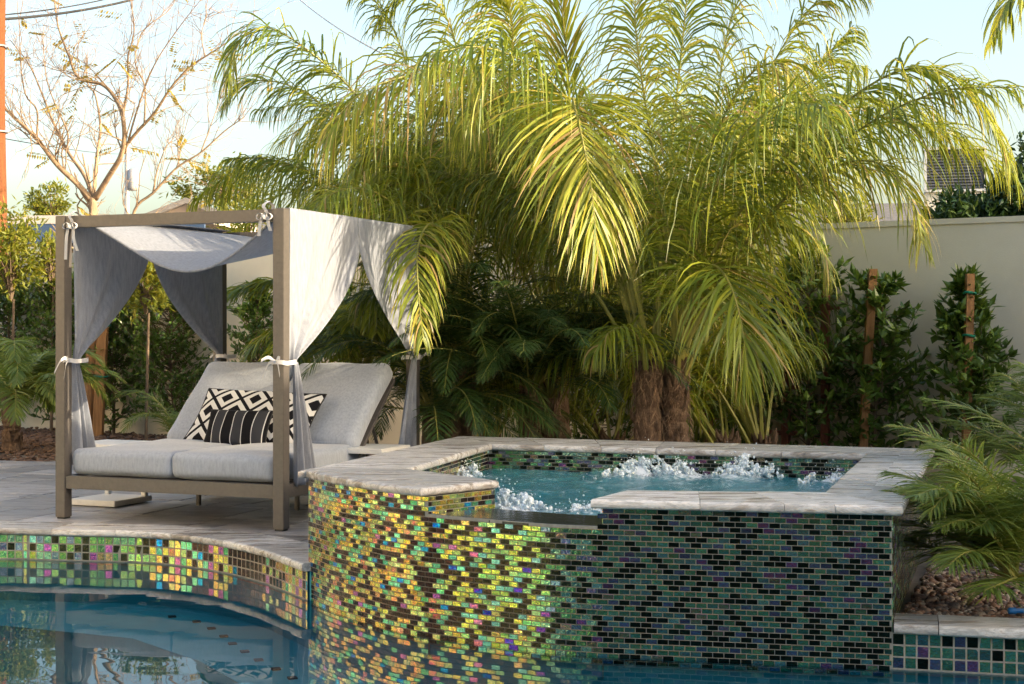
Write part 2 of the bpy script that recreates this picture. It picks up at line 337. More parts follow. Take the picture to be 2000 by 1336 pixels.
def foammat():
    m, ns, ls, p = newmat('white_water')
    p.inputs['Base Color'].default_value = (.86, .89, .92, 1); p.inputs['Roughness'].default_value = .3
    tr = nd(ns, 'BsdfTransparent')
    a = nd(ns, 'Attribute', attribute_name='tint'); sp = nd(ns, 'SeparateColor'); ls.new(a.outputs['Color'], sp.inputs[0])
    geo = nd(ns, 'NewGeometry'); n = nd(ns, 'TexNoise'); n.inputs['Scale'].default_value = 75; n.inputs['Detail'].default_value = 5; n.inputs['Roughness'].default_value = .7; ls.new(geo.outputs['Position'], n.inputs['Vector'])
    sm = nd(ns, 'Math', operation='ADD'); ls.new(n.outputs[0], sm.inputs[0]); ls.new(sp.outputs[0], sm.inputs[1])
    r = ramp(ns, [(.62, (0, 0, 0)), (.72, (1, 1, 1))]); ls.new(sm.outputs[0], r.inputs[0])
    b = nd(ns, 'Bump'); b.inputs['Strength'].default_value = .9; b.inputs['Distance'].default_value = .012; ls.new(n.outputs[0], b.inputs['Height']); ls.new(b.outputs[0], p.inputs['Normal'])
    ms = nd(ns, 'MixShader'); ls.new(r.outputs[0], ms.inputs[0]); ls.new(tr.outputs[0], ms.inputs[1]); ls.new(p.outputs[0], ms.inputs[2]); ls.new(ms.outputs[0], ns['Material Output'].inputs[0])
    return m
M['foam'] = foammat()
def foam2():
    m, ns, ls, p = newmat('splashing_water')
    geo = nd(ns, 'NewGeometry'); n = nd(ns, 'TexNoise'); n.inputs['Scale'].default_value = 40; n.inputs['Detail'].default_value = 5; n.inputs['Roughness'].default_value = .65; ls.new(geo.outputs['Position'], n.inputs['Vector'])
    p.inputs['Base Color'].default_value = (.8, .86, .9, 1); p.inputs['Roughness'].default_value = .22; p.inputs['IOR'].default_value = 1.33
    b = nd(ns, 'Bump'); b.inputs['Strength'].default_value = .5; b.inputs['Distance'].default_value = .006; ls.new(n.outputs[0], b.inputs['Height']); ls.new(b.outputs[0], p.inputs['Normal'])
    tr = nd(ns, 'BsdfTransparent'); tr.inputs[0].default_value = (.8, .93, .96, 1); gl = nd(ns, 'BsdfGlossy'); gl.inputs['Roughness'].default_value = .1; ls.new(b.outputs[0], gl.inputs['Normal'])
    m1 = nd(ns, 'MixShader'); m1.inputs[0].default_value = .25; ls.new(tr.outputs[0], m1.inputs[1]); ls.new(gl.outputs[0], m1.inputs[2])
    r = ramp(ns, [(.4, (0, 0, 0)), (.58, (1, 1, 1))]); ls.new(n.outputs[0], r.inputs[0])
    ms = nd(ns, 'MixShader'); ls.new(r.outputs[0], ms.inputs[0]); ls.new(m1.outputs[0], ms.inputs[1]); ls.new(p.outputs[0], ms.inputs[2]); ls.new(ms.outputs[0], ns['Material Output'].inputs[0])
    return m
M['foam2'] = foam2()
def spawater():
    m, ns, ls, p = newmat('churning_spa_water')
    a = nd(ns, 'Attribute', attribute_name='tint'); sp = nd(ns, 'SeparateColor'); ls.new(a.outputs['Color'], sp.inputs[0])
    geo = nd(ns, 'NewGeometry'); n = nd(ns, 'TexNoise'); n.inputs['Scale'].default_value = 14; n.inputs['Detail'].default_value = 7; n.inputs['Distortion'].default_value = 1.5; n.inputs['Roughness'].default_value = .7; ls.new(geo.outputs['Position'], n.inputs['Vector'])
    sm = nd(ns, 'Math', operation='MULTIPLY_ADD'); sm.inputs[1].default_value = .5; ls.new(sp.outputs[0], sm.inputs[0]); ls.new(n.outputs[0], sm.inputs[2])
    r = ramp(ns, [(.62, (0, 0, 0)), (.8, (1, 1, 1))]); ls.new(sm.outputs[0], r.inputs[0])
    b = nd(ns, 'Bump'); b.inputs['Strength'].default_value = .5; b.inputs['Distance'].default_value = .02; ls.new(n.outputs[0], b.inputs['Height'])
    p.inputs['Base Color'].default_value = (.012, .1, .13, 1); p.inputs['Roughness'].default_value = .06; p.inputs['IOR'].default_value = 1.33
    ls.new(b.outputs[0], p.inputs['Normal'])
    mx = nd(ns, 'Mix', data_type='RGBA'); mx.inputs['A'].default_value = (.022, .165, .215, 1); mx.inputs['B'].default_value = (.75, .82, .86, 1); ls.new(r.outputs[0], mx.inputs['Factor']); ls.new(mx.outputs['Result'], p.inputs['Base Color'])
    return m
M['spawater'] = spawater()

GREEN = [(0, (.03, .06, .011)), (.28, (.065, .12, .015)), (.48, (.15, .215, .022)), (.7, (.3, .34, .03)), (.9, (.46, .39, .05)), (1, (.38, .25, .1))]
M['queen'] = leafmat('queen_palm_leaflet', GREEN, (.6, .6, .04), .36)
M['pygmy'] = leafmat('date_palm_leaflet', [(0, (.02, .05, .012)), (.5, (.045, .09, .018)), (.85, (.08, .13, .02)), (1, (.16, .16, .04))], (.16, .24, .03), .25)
M['feather'] = leafmat('bright_feather_leaflet', [(0, (.06, .11, .02)), (.5, (.15, .21, .035)), (.85, (.27, .3, .05)), (1, (.36, .28, .08))], (.34, .44, .08), .34)
M['ficus'] = leafmat('glossy_ficus_leaf', [(0, (.04, .085, .018)), (.5, (.1, .175, .03)), (.85, (.17, .25, .04)), (1, (.24, .29, .055))], (.2, .3, .03), .22, .3, tipat=2)
M['yellowleaf'] = leafmat('yellow_green_leaf', [(0, (.1, .14, .015)), (.5, (.18, .2, .02)), (1, (.32, .26, .03))], (.5, .48, .05), .4, .5, tipat=2)
M['oleander'] = leafmat('oleander_leaf', [(0, (.015, .045, .012)), (.6, (.035, .08, .016)), (1, (.1, .13, .03))], (.15, .22, .03), .2, .45, tipat=2)
M['rachis'] = noisy('palm_rachis', (.2, .21, .04), (.36, .32, .07), 6, .5)
M['dryleaf'] = leafmat('dry_seed_leaf', [(0, (.26, .2, .03)), (1, (.5, .36, .07))], (.6, .48, .08), .5, .6, tipat=2)

# ================================================================== THE SETTING
rnd = random.Random(7)
# the pool's edge (plan, wall face under the coping), measured along the deck and round the spa
EDGE = catmull([(-5.6, 9.55), (-4.4, 9.70), (-3.22, 9.70), (-3.0, 9.66), (-2.68, 9.61), (-2.36, 9.56), (-2.137, 9.47), (-1.904, 9.31), (-1.666, 9.09), (-1.42, 8.78), (-1.236, 8.46), (-1.09, 8.20)], 70)
SPA_OUT = catmull([(-1.09, 8.24), (-.934, 7.94), (-.752, 7.673), (-.561, 7.417), (-.337, 7.215), (.0087, 6.985), (.173, 6.885), (.388, 6.805)], 60)
SPA_OUT = np.vstack([SPA_OUT, [(.893, 6.698), (1.619, 6.543)]])
FR = np.array([1.619, 6.543]); BR = np.array([2.615, 9.62]); BL = np.array([-.345, 10.80]); LL = np.array([-1.09, 8.24])
RIGHT_EDGE = np.array([(1.62, 6.545), (2.14, 6.41), (5.0, 5.67)])
def _nl(cv): return nrm(np.column_stack([-np.gradient(cv[:, 1]), np.gradient(cv[:, 0])]))
EDGE_B = EDGE + _nl(EDGE) * .012; SPA_B = SPA_OUT + _nl(SPA_OUT) * .012          # shell line, just behind the tiles
pool_loop = [tuple(p) for p in EDGE_B] + [tuple(p) for p in SPA_B[2:]] + [tuple(p) for p in RIGHT_EDGE[1:]] + [(5.4, 3.5), (4.6, 1.3), (-6.6, 1.3), (-7.6, 4.5), (-7.2, 8.2)]
hole = [tuple(p) for p in EDGE] + [tuple(BL), tuple(BR)] + [tuple(FR)] + [tuple(p) for p in RIGHT_EDGE[1:]] + [(5.4, 3.5), (4.6, 1.3), (-6.6, 1.3), (-7.6, 4.5), (-7.2, 8.2)]
g = sheet('ground', [[(-300, -300), (300, -300), (300, 600), (-300, 600)], hole], -.035, M['dirt']); tag(g, kind='structure')

# ---------------- deck of travertine pavers, cut along the coping
WD = .30                                             # coping width
nE = nrm(np.column_stack([-np.gradient(EDGE[:, 1]), np.gradient(EDGE[:, 0])]))
INNER = EDGE + nE * WD
gx = INNER[:, 0]; gy = INNER[:, 1]
deck_poly = [tuple(p) for p in INNER] + [(-.90, 8.95), (-.42, 10.75), (-.2, 11.6), (-1.2, 13.2), (-3.4, 14.4), (-9.0, 15.4), (-9.0, 9.6)]
deck = sheet('deck', [deck_poly], -.012, M['mortar']); tag(deck, kind='structure')
def inside(p, poly):
    c = False; n = len(poly); j = n - 1
    for i in range(n):
        if (poly[i][1] > p[1]) != (poly[j][1] > p[1]) and p[0] < (poly[j][0] - poly[i][0]) * (p[1] - poly[i][1]) / (poly[j][1] - poly[i][1]) + poly[i][0]: c = not c
        j = i
    return c
def clip(poly, a, b):                                 # keep the left side of a->b
    out = []; d = (b[0] - a[0], b[1] - a[1])
    s = [d[0] * (p[1] - a[1]) - d[1] * (p[0] - a[0]) for p in poly]
    for i in range(len(poly)):
        j = (i + 1) % len(poly)
        if s[i] >= 0: out.append(poly[i])
        if (s[i] >= 0) != (s[j] >= 0):
            t = s[i] / (s[i] - s[j]); out.append((poly[i][0] + (poly[j][0] - poly[i][0]) * t, poly[i][1] + (poly[j][1] - poly[i][1]) * t))
    return out
knots = list(range(0, len(INNER), 6)) + [len(INNER) - 1]
ang = R(-20); ca, sa = math.cos(ang), math.sin(ang)
def paver(poly, name='paver'):
    area = abs(sum(poly[i][0] * poly[(i + 1) % len(poly)][1] - poly[(i + 1) % len(poly)][0] * poly[i][1] for i in range(len(poly)))) / 2
    if area < .004: return
    dz = rnd.uniform(-.0025, .0025)
    try: me = slab_mesh('paver', poly, -.03, dz, M['paver'], .004, 1)
    except Exception: return
    link(name, me, deck)
n_pav = 0
rowv = -4.0
while rowv < 9:
    dep = rnd.choice([.4, .4, .6, .2]); u = -7 + rnd.uniform(0, .5)
    while u < 6:
        w = rnd.choice([.4, .6, .6, .4, .2]) if dep != .2 else rnd.choice([.2, .4])
        q = [(u + .004, rowv + .004), (u + w - .004, rowv + .004), (u + w - .004, rowv + dep - .004), (u + .004, rowv + dep - .004)]
        P_ = [(-3 + x * ca - y * sa, 11 + x * sa + y * ca) for x, y in q]
        u += w
        cx = sum(p[0] for p in P_) / 4; cyy = sum(p[1] for p in P_) / 4
        if abs(cx) / max(cyy, .1) > .42: continue
        xs = [p[0] for p in P_]
        # right limit: the spa's side; back limit: planting bed
        P_ = clip(P_, (-.95, 8.6), (-.2, 11.6)) if max(xs) > -1.15 else P_
        if len(P_) < 3: continue
        P_ = clip(P_, (-.2, 11.6), (-1.2, 13.2)); 
        if len(P_) < 3: continue
        P_ = clip(P_, (-1.2, 13.2), (-3.4, 14.4))
        if len(P_) < 3: continue
        P_ = clip(P_, (-3.4, 14.4), (-9, 15.4))
        if len(P_) < 3: continue
        gmin = [np.interp(p[0], gx, gy) for p in P_]
        if all(p[1] < g_ - .02 for p, g_ in zip(P_, gmin)): continue
        mx_, mn_ = max(p[0] for p in P_), min(p[0] for p in P_)
        if all(p[1] > np.interp(np.linspace(mn_, mx_, 9), gx, gy).max() for p in P_): paver(P_); n_pav += 1; continue
        # strips under the curve
        best = []
        mb = MB()
        for k in range(len(knots) - 1):
            a, b = INNER[knots[k]], INNER[knots[k + 1]]
            if b[0] < mn_ or a[0] > mx_: continue
            q2 = clip(clip(P_, (a[0], 50), (a[0], -50)), (b[0], -50), (b[0], 50))
            if len(q2) >= 3: q2 = clip(q2, tuple(a), tuple(b))
            if len(q2) >= 3: best.append(q2)
        for q2 in best:
            n = len(q2); mb.add([(p[0], p[1], 0) for p in q2] + [(p[0], p[1], -.03) for p in q2], [tuple(range(n))] + [(i, i + n, (i + 1) % n + n, (i + 1) % n) for i in range(n)])
        if best: mb.build('paver', M['paver'], deck); n_pav += 1
    rowv += dep

# ---------------- coping stones round the pool
def strip_stones(curve, widthvec, z0, z1, cuts, name, parent, over=.035, bevel=.016, mat='coping'):
    """stones between a curve (pushed out by `over`) and its inner offset"""
    curve = np.asarray(curve); nn = nrm(np.column_stack([-np.gradient(curve[:, 1]), np.gradient(curve[:, 0])]))
    d = np.concatenate([[0], np.cumsum(np.linalg.norm(np.diff(curve, axis=0), axis=1))])
    for a, b in zip(cuts[:-1], cuts[1:]):
        s = np.linspace(a + .002, b - .002, max(2, int((b - a) / .09) + 1))
        c = np.column_stack([np.interp(s, d, curve[:, 0]), np.interp(s, d, curve[:, 1])]); n_ = nrm(np.column_stack([np.interp(s, d, nn[:, 0]), np.interp(s, d, nn[:, 1])]))
        o = c - n_ * over; i = c + n_ * widthvec
        me = slab_mesh(name, [tuple(p) for p in o] + [tuple(p) for p in i[::-1]], z0, z1 + rnd.uniform(-.001, .002), M[mat], bevel, 3, edges=range(len(o) - 1))
        link(name, me, parent)
pool = empty('pool'); tag(pool, kind='structure')
dE = np.concatenate([[0], np.cumsum(np.linalg.norm(np.diff(EDGE, axis=0), axis=1))])
cuts = [0.02]
while cuts[-1] < dE[-1] - .5: cuts.append(cuts[-1] + rnd.choice([.42, .5, .58, .36]))
cuts[-1] = dE[-1] + .06 if dE[-1] - cuts[-1] < .2 else cuts[-1]
if cuts[-1] < dE[-1]: cuts.append(dE[-1] + .06)
strip_stones(EDGE, WD - .003, -.042, .001, cuts, 'coping_stone', pool)
REs = np.vstack([RIGHT_EDGE[0] + (RIGHT_EDGE[1] - RIGHT_EDGE[0]) * t for t in np.linspace(0, 1, 12)] + [RIGHT_EDGE[1] + (RIGHT_EDGE[2] - RIGHT_EDGE[1]) * t for t in np.linspace(.05, .4, 8)])
strip_stones(REs, .22, -.042, .001, [.006, .1905, .62, 1.15, 1.68], 'coping_stone', pool, over=.04)

# ---------------- pool shell, underwater ledge, water
WATER = -.20
def at_px(curve, px):
    d = np.concatenate([[0], np.cumsum(np.linalg.norm(np.diff(curve, axis=0), axis=1))]); xs = 1000 + F * curve[:, 0] / curve[:, 1]
    return float(np.interp(px, xs, d))
mb = MB(); n = len(pool_loop)
mb.add([(p[0], p[1], -.045) for p in pool_loop] + [(p[0], p[1], -1.45) for p in pool_loop], [(i, (i + 1) % n, (i + 1) % n + n, i + n) for i in range(n)])
mb.build('shell', M['plaster'], pool)
sheet('floor', [pool_loop], -1.45, M['plaster'], pool)
ledge = [tuple(p) for p in EDGE_B[8:]] + [tuple(p) for p in SPA_B[2:40]] + [(-.15, 6.3), (-.7, 6.75), (-1.25, 7.3), (-1.6, 7.9), (-2.1, 8.5), (-2.9, 8.85), (-4.0, 8.95), (-5.0, 8.9)]
sheet('step', [ledge], -.46, M['plaster'], pool)
lp = catmull([(-5.0, 8.9), (-4.0, 8.95), (-2.9, 8.85), (-2.1, 8.5), (-1.6, 7.9), (-1.25, 7.3), (-.7, 6.75), (-.15, 6.3)], 40)
mb = MB(); mb.add([(p[0], p[1], -.46) for p in lp] + [(p[0], p[1], -1.45) for p in lp], [(i, i + 1, i + 41, i + 40) for i in range(39)]); mb.build('step_riser', M['plaster'], pool)
# dark marker tiles set along a step just under the surface
for px, py in [(336, 1153), (384, 1162), (413, 1174), (437, 1188), (454, 1201), (478, 1215), (505, 1230), (539, 1246), (571, 1262), (620, 1278), (668, 1294), (735, 1308), (800, 1321)]:
    c = on(px, py, -.3); mb = MB(); mb.box((c[0], c[1], -.455), (.022, .022, .004), R(20)); mb.build('marker_tile', M['black'], pool)
wsurf = sheet('pool_water', [pool_loop], WATER, M['water']); tag(wsurf, kind='structure')

# ---------------- glass tiles
PAL_W = [('black', .37), ('gold', .23), ('green', .165), ('teal', .10), ('orange', .055), ('blue', .035), ('pink', .02), ('olive', .025)]
PAL = {'black': (.045, .03, .022), 'gold': (.64, .55, .17), 'green': (.48, .6, .26), 'teal': (.22, .54, .38), 'orange': (.6, .36, .2), 'blue': (.09, .22, .55), 'pink': (.5, .2, .4), 'olive': (.4, .42, .14)}
trng = random.Random(21)
def tilecol(bias=0):
    x = trng.random(); acc = 0
    for k, w in PAL_W:
        acc += w
        if x < acc: break
    c = PAL[k]; j = trng.uniform(.55, 1.05)
    return tuple(min(.9, max(.008, v * j * trng.uniform(.9, 1.1))) for v in c), k
def tile_geo(w, h, d=.0025):
    b = min(w, h) * .10
    v = [(-w, 0, -h), (w, 0, -h), (w, 0, h), (-w, 0, h), (-w + b, -d, -h + b), (w - b, -d, -h + b), (w - b, -d, h - b), (-w + b, -d, h - b)]
    return v, [(4, 5, 6, 7), (0, 1, 5, 4), (1, 2, 6, 5), (2, 3, 7, 6), (3, 0, 4, 7)]
TV, TF = tile_geo(1, 1)
TILE_MESH = {}
def tile_mesh(col, key, w, h):
    v = (key, round(col[0] * 12), round(col[1] * 12), w, h)
    if v not in TILE_MESH:
        mb = MB(); a, f = tile_geo(w, h); mb.add(a, f, 0, col); TILE_MESH[v] = mb.mesh('tile', M['tile'])
    return TILE_MESH[v]
def curve_len(c): return np.concatenate([[0], np.cumsum(np.linalg.norm(np.diff(c, axis=0), axis=1))])
def lay_tiles(curve, z_top, z_bot, pw, ph, gap, bond=True, topf=None, side=1, skip=None):
    """positions of tiles in courses along a plan curve, facing its right-hand side"""
    c = np.asarray(curve); d = curve_len(c); out = []; r = 0; z = z_top - ph / 2
    while z > z_bot:
        s = (pw / 2 if not (bond and r % 2) else 0.0)
        while s - pw / 2 < d[-1]:
            a, b = max(s - pw / 2, 0) + gap / 2, min(s + pw / 2, d[-1]) - gap / 2
            if b - a > pw * .2:
                m_ = (a + b) / 2; x = np.interp(m_, d, c[:, 0]); y = np.interp(m_, d, c[:, 1])
                x0, y0 = np.interp(a, d, c[:, 0]), np.interp(a, d, c[:, 1]); x1, y1 = np.interp(b, d, c[:, 0]), np.interp(b, d, c[:, 1])
                if (topf is None or z + ph / 2 <= topf(m_) + .004) and not (skip and skip(m_, z)):
                    out.append((x, y, z, math.atan2(y1 - y0, x1 - x0), (b - a) / 2, (ph - gap) / 2))
            s += pw
        z -= ph; r += 1
    return out
def add_tile(mb, t, col):
    x, y, z, a, w, h = t; ca_, sa_ = math.cos(a), math.sin(a)
    v, f = tile_geo(w, h); tx, tz = trng.gauss(0, .012), trng.gauss(0, .012)
    P3 = []
    for (vx, vy, vz) in v:
        vy -= (tx * vx + tz * vz) * (1 if vy < 0 else 0)
        P3.append((x + vx * ca_ - vy * sa_, y + vx * sa_ + vy * ca_, z + vz))
    mb.add(P3, f, 0, col)
def tile_obj(t, col, key, parent):
    x, y, z, a, w, h = t
    o = link('tile', tile_mesh(col, key, round(w, 4), round(h, 4)), parent, (x, y, z))
    o.rotation_euler = (trng.gauss(0, .010), 0, a + trng.gauss(0, .010)); return o
# waterline band of square tiles: left shore and the short shore beside the spa
sk = None
dEd = curve_len(EDGE)
band = lay_tiles(EDGE, -.044, -.21, .0505, .0505, .0032, bond=False)
band += lay_tiles(REs[:18], -.044, -.21, .0505, .0505, .0032, bond=False)
deep = MB()
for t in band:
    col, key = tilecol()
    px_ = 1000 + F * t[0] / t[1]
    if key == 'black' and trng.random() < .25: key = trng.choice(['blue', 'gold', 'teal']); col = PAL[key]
    if 463 < px_ < 521 and t[1] > 8 and trng.random() < .85: col, key = PAL['black'], 'black'  # dark reflection on this stretch painted in as mostly black tiles
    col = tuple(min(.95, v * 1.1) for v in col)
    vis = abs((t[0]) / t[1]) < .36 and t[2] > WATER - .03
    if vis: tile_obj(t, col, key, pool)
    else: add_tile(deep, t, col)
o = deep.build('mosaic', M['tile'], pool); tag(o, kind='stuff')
# grout bed behind the band
for cv in (EDGE, REs[:18]):
    mb = MB(); nn = nrm(np.column_stack([-np.gradient(cv[:, 1]), np.gradient(cv[:, 0])])); q = cv - nn * .002; m_ = len(q)
    d = curve_len(cv); fs = []
    for i in range(m_ - 1):
        fs.append((i, i + 1, i + 1 + m_, i + m_))
    mb.add([(p[0], p[1], -.042) for p in q] + [(p[0], p[1], -.22) for p in q], fs); mb.build('grout_bed', M['grout'], pool)
# ================================================================== THE RAISED SPA
spa = empty('spa', (0, 0, 0)); tag(spa, 'raised spa clad in iridescent glass mosaic with pale travertine coping and bubbling water', 'spa')
ZC, ZB, SPILL, SPAW = .5, .458, .381, .342
OUTL = np.vstack([SPA_OUT])
dS = curve_len(OUTL); sA, sB = at_px(OUTL, 836), at_px(OUTL, 1177)
def topf(s): return SPILL - .004 if sA < s < sB else ZB
I_L0 = np.array([-.567, 8.28]); I_LB = np.array([-.13, 10.06]); I_RB = np.array([2.125, 9.25]); I_RF = np.array([1.435, 7.08]); I_F0 = np.array([.545, 7.17])
T_L = np.array([-.085, 7.60]); T_LO = np.array([np.interp(sA, dS, OUTL[:, 0]), np.interp(sA, dS, OUTL[:, 1])]); T_RO = np.array([np.interp(sB, dS, OUTL[:, 0]), np.interp(sB, dS, OUTL[:, 1])])
back = np.array([BR, BL, LL]); rside = np.array([FR, BR])
# backing walls (grout)
mb = MB()
def ribbon(mb, pts, zt, zb, off=0.0):
    pts = np.asarray(pts, float); m_ = len(pts); zt = np.broadcast_to(zt, (m_,))
    mb.add([(p[0], p[1], z) for p, z in zip(pts, zt)] + [(p[0], p[1], zb) for p in pts], [(i, i + 1, i + 1 + m_, i + m_) for i in range(m_ - 1)])
ss = np.sort(np.concatenate([np.linspace(0, dS[-1], 160), [sA - 1e-4, sA + 1e-4, sB - 1e-4, sB + 1e-4]]))
OW = np.column_stack([np.interp(ss, dS, OUTL[:, 0]), np.interp(ss, dS, OUTL[:, 1])])
ribbon(mb, OW, [topf(s) for s in ss], -.238); ribbon(mb, rside, ZB, -.2); ribbon(mb, back, ZB, -.2)
def inset(a, b, d=.03):
    t = nrm(b - a); return np.array([-t[1], t[0]]) * -d
# inner faces, set back under the coping
IL = np.array([T_LO, T_L, I_L0 + (-.03, .01), I_LB + (-.03, .03), I_RB + (.03, .03), I_RF + (.03, -.03), I_F0 + (0, -.03), T_RO])
ribbon(mb, IL, ZB, -.3)
mb.build('wall', M['grout'], spa)
# spill lip: a stone ledge across the throat
sl_ = np.linspace(sA, sB, 14); lip_o = np.column_stack([np.interp(sl_, dS, OUTL[:, 0]), np.interp(sl_, dS, OUTL[:, 1])])
link('spill_lip', slab_mesh('spill_lip', [tuple(p) for p in lip_o] + [tuple(p + (.10, .36)) for p in lip_o[::-1]], SPILL - .06, SPILL - .003, M['weir'], .006, 2), spa)
sheet('spa_floor', [[tuple(p) for p in IL]], -.3, M['spaplaster'], spa)
# tiles
tiles = lay_tiles(OUTL, ZB, -.235, .0485, .0238, .0029, topf=topf)
front = [t for t in tiles]
rt = lay_tiles(rside, ZB, -.06, .0485, .0238, .0029); lt = lay_tiles(np.array([BL, LL]), ZB, -.03, .0485, .0238, .0029)
inn = lay_tiles(IL, ZB, .26, .0485, .0238, .0029)
allt = [(t, 0) for t in front] + [(t, 1) for t in rt + lt + inn]
def score(t):
    d = np.array([t[0], t[1], t[2] - CZ]); n_ = np.array([math.sin(t[3]), -math.cos(t[3]), 0]); L = np.linalg.norm(d)
    if t[2] < WATER + .012: return 0
    return max(0, -(d @ n_) / L) / L ** 2 * t[4] * t[5]
rank = sorted([t for t, k in allt if k == 0], key=score, reverse=True)[:296]
big = set(id(t) for t in rank)
mos = MB()
for t, k in allt:
    col, key = tilecol()
    if k == 0 and id(t) in big: tile_obj(t, col, key, spa)
    else: add_tile(mos, t, col)
o = mos.build('mosaic', M['tile'], spa); tag(o, kind='stuff')
# coping stones
def quad_stones(a0, a1, b0, b1, cuts, z1=ZC, bevel=.018, rounds=(0, 2)):
    a0, a1, b0, b1 = map(np.asarray, (a0, a1, b0, b1))
    for s, e in zip(cuts[:-1], cuts[1:]):
        s_, e_ = s + .001, e - .001
        poly = [a0 + (a1 - a0) * s_, a0 + (a1 - a0) * e_, b0 + (b1 - b0) * e_, b0 + (b1 - b0) * s_]
        link('coping_stone', slab_mesh('coping_stone', [tuple(p) for p in poly], ZB, z1 + rnd.uniform(-.0012, .0012), M['coping'], bevel, 3, edges=rounds), spa)
oL, oBL, oBR, oFR = np.array([-1.135, 8.14]), np.array([-.373, 10.85]), np.array([2.655, 9.645]), np.array([1.655, 6.495])
quad_stones(oL + (oBL - oL) * .055, oBL, I_L0, I_LB, [0, .34, .67, 1.0])
quad_stones(oBL, oBR, I_LB, I_RB, [0, .15, .31, .46, .62, .79, 1.0])
mO, mI = (oFR * .53 + I_RF * .47), (oBR * .53 + I_RB * .47)
quad_stones(oBR, oFR, mI, mO, [0, .27, .52, .78, 1.0], rounds=(0,)); quad_stones(mI + (mO - mI) * .002, mO, I_RB, I_RF, [0, .2, .43, .7, 1.0], rounds=(2,))
fl = np.array([.345, 6.765]); 
quad_stones(fl, oFR, I_F0, I_RF, [0, .36, .63, .79, 1.0])
# curved left wing, in two stones
s0 = np.linspace(0, at_px(OUTL, 832), 22); wc = np.column_stack([np.interp(s0, dS, OUTL[:, 0]), np.interp(s0, dS, OUTL[:, 1])]); wnn = nrm(np.column_stack([-np.gradient(wc[:, 1]), np.gradient(wc[:, 0])])); wo = wc - wnn * .036
wo[0] = oL
tip = np.array([-.065, 7.635])
midI = I_L0 * .62 + tip * .38
for poly, ed in (([tuple(p) for p in wo[:11]] + [tuple(midI), tuple(I_L0)] + [tuple(oL + (oBL - oL) * .054)], list(range(10)) + [11, 13]), ([tuple(p) for p in wo[10:]] + [tuple(tip), tuple(midI)], list(range(13)))):
    link('coping_stone', slab_mesh('coping_stone', poly, ZB, ZC, M['coping'], .017, 3, edges=ed), spa)
# churning water
inner = [tuple(p) for p in lip_o] + [tuple(p) for p in (I_F0 + (0, -.03), I_RF + (.03, -.03), I_RB + (.03, .03), I_LB + (-.03, .03), I_L0 + (-.03, .01), T_L)]
N = 110; x0, x1, y0, y1 = -.62, 2.2, 6.72, 10.12
xs = np.linspace(x0, x1, N); ys = np.linspace(y0, y1, N)
JETS = [(1235, 930, .17), (1345, 930, .12), (1440, 935, .18), (1628, 945, .11), (1012, 995, .12), (905, 932, .09), (1140, 1000, .055)]
jets = [(on(px, py, SPAW), h) for px, py, h in JETS]
ph = np.random.default_rng(5)
waves = [(ph.uniform(6, 30), ph.uniform(0, 6.28), ph.uniform(0, 6.28)) for _ in range(16)]
def wz(x, y):
    z = sum(math.sin(k * (x * math.cos(a) + y * math.sin(a)) + p_) / k for k, a, p_ in waves) * .05
    calm = min(1, max(0, (y - (7.05 - .28 * x) - .34) / .25)); j = 0
    for c, h in jets:
        r2 = (x - c[0]) ** 2 + (y - c[1]) ** 2; j += h * 2.2 * math.exp(-r2 / .035)
    return SPAW - .004 + z * (.12 + .88 * calm) * .8 + .06 * j * calm, j * (.35 + .65 * calm) + .12 * calm
mb = MB(); idx = {}; V = []; T = []
for i, x in enumerate(xs):
    for j, y in enumerate(ys):
        if inside((x, y), inner):
            z, fo = wz(x, y); idx[i, j] = len(V); V.append((x, y, z)); T.append((min(1, fo), 0, 0))
fs = [(idx[i, j], idx[i + 1, j], idx[i + 1, j + 1], idx[i, j + 1]) for i in range(N - 1) for j in range(N - 1) if all(k in idx for k in ((i, j), (i + 1, j), (i + 1, j + 1), (i, j + 1)))]
mb.add(V, fs, 0, T); mb.build('water', M['spawater'], spa, smooth=True)
sheet('water_skirt', [inner], SPAW - .012, M['spawater'], spa)
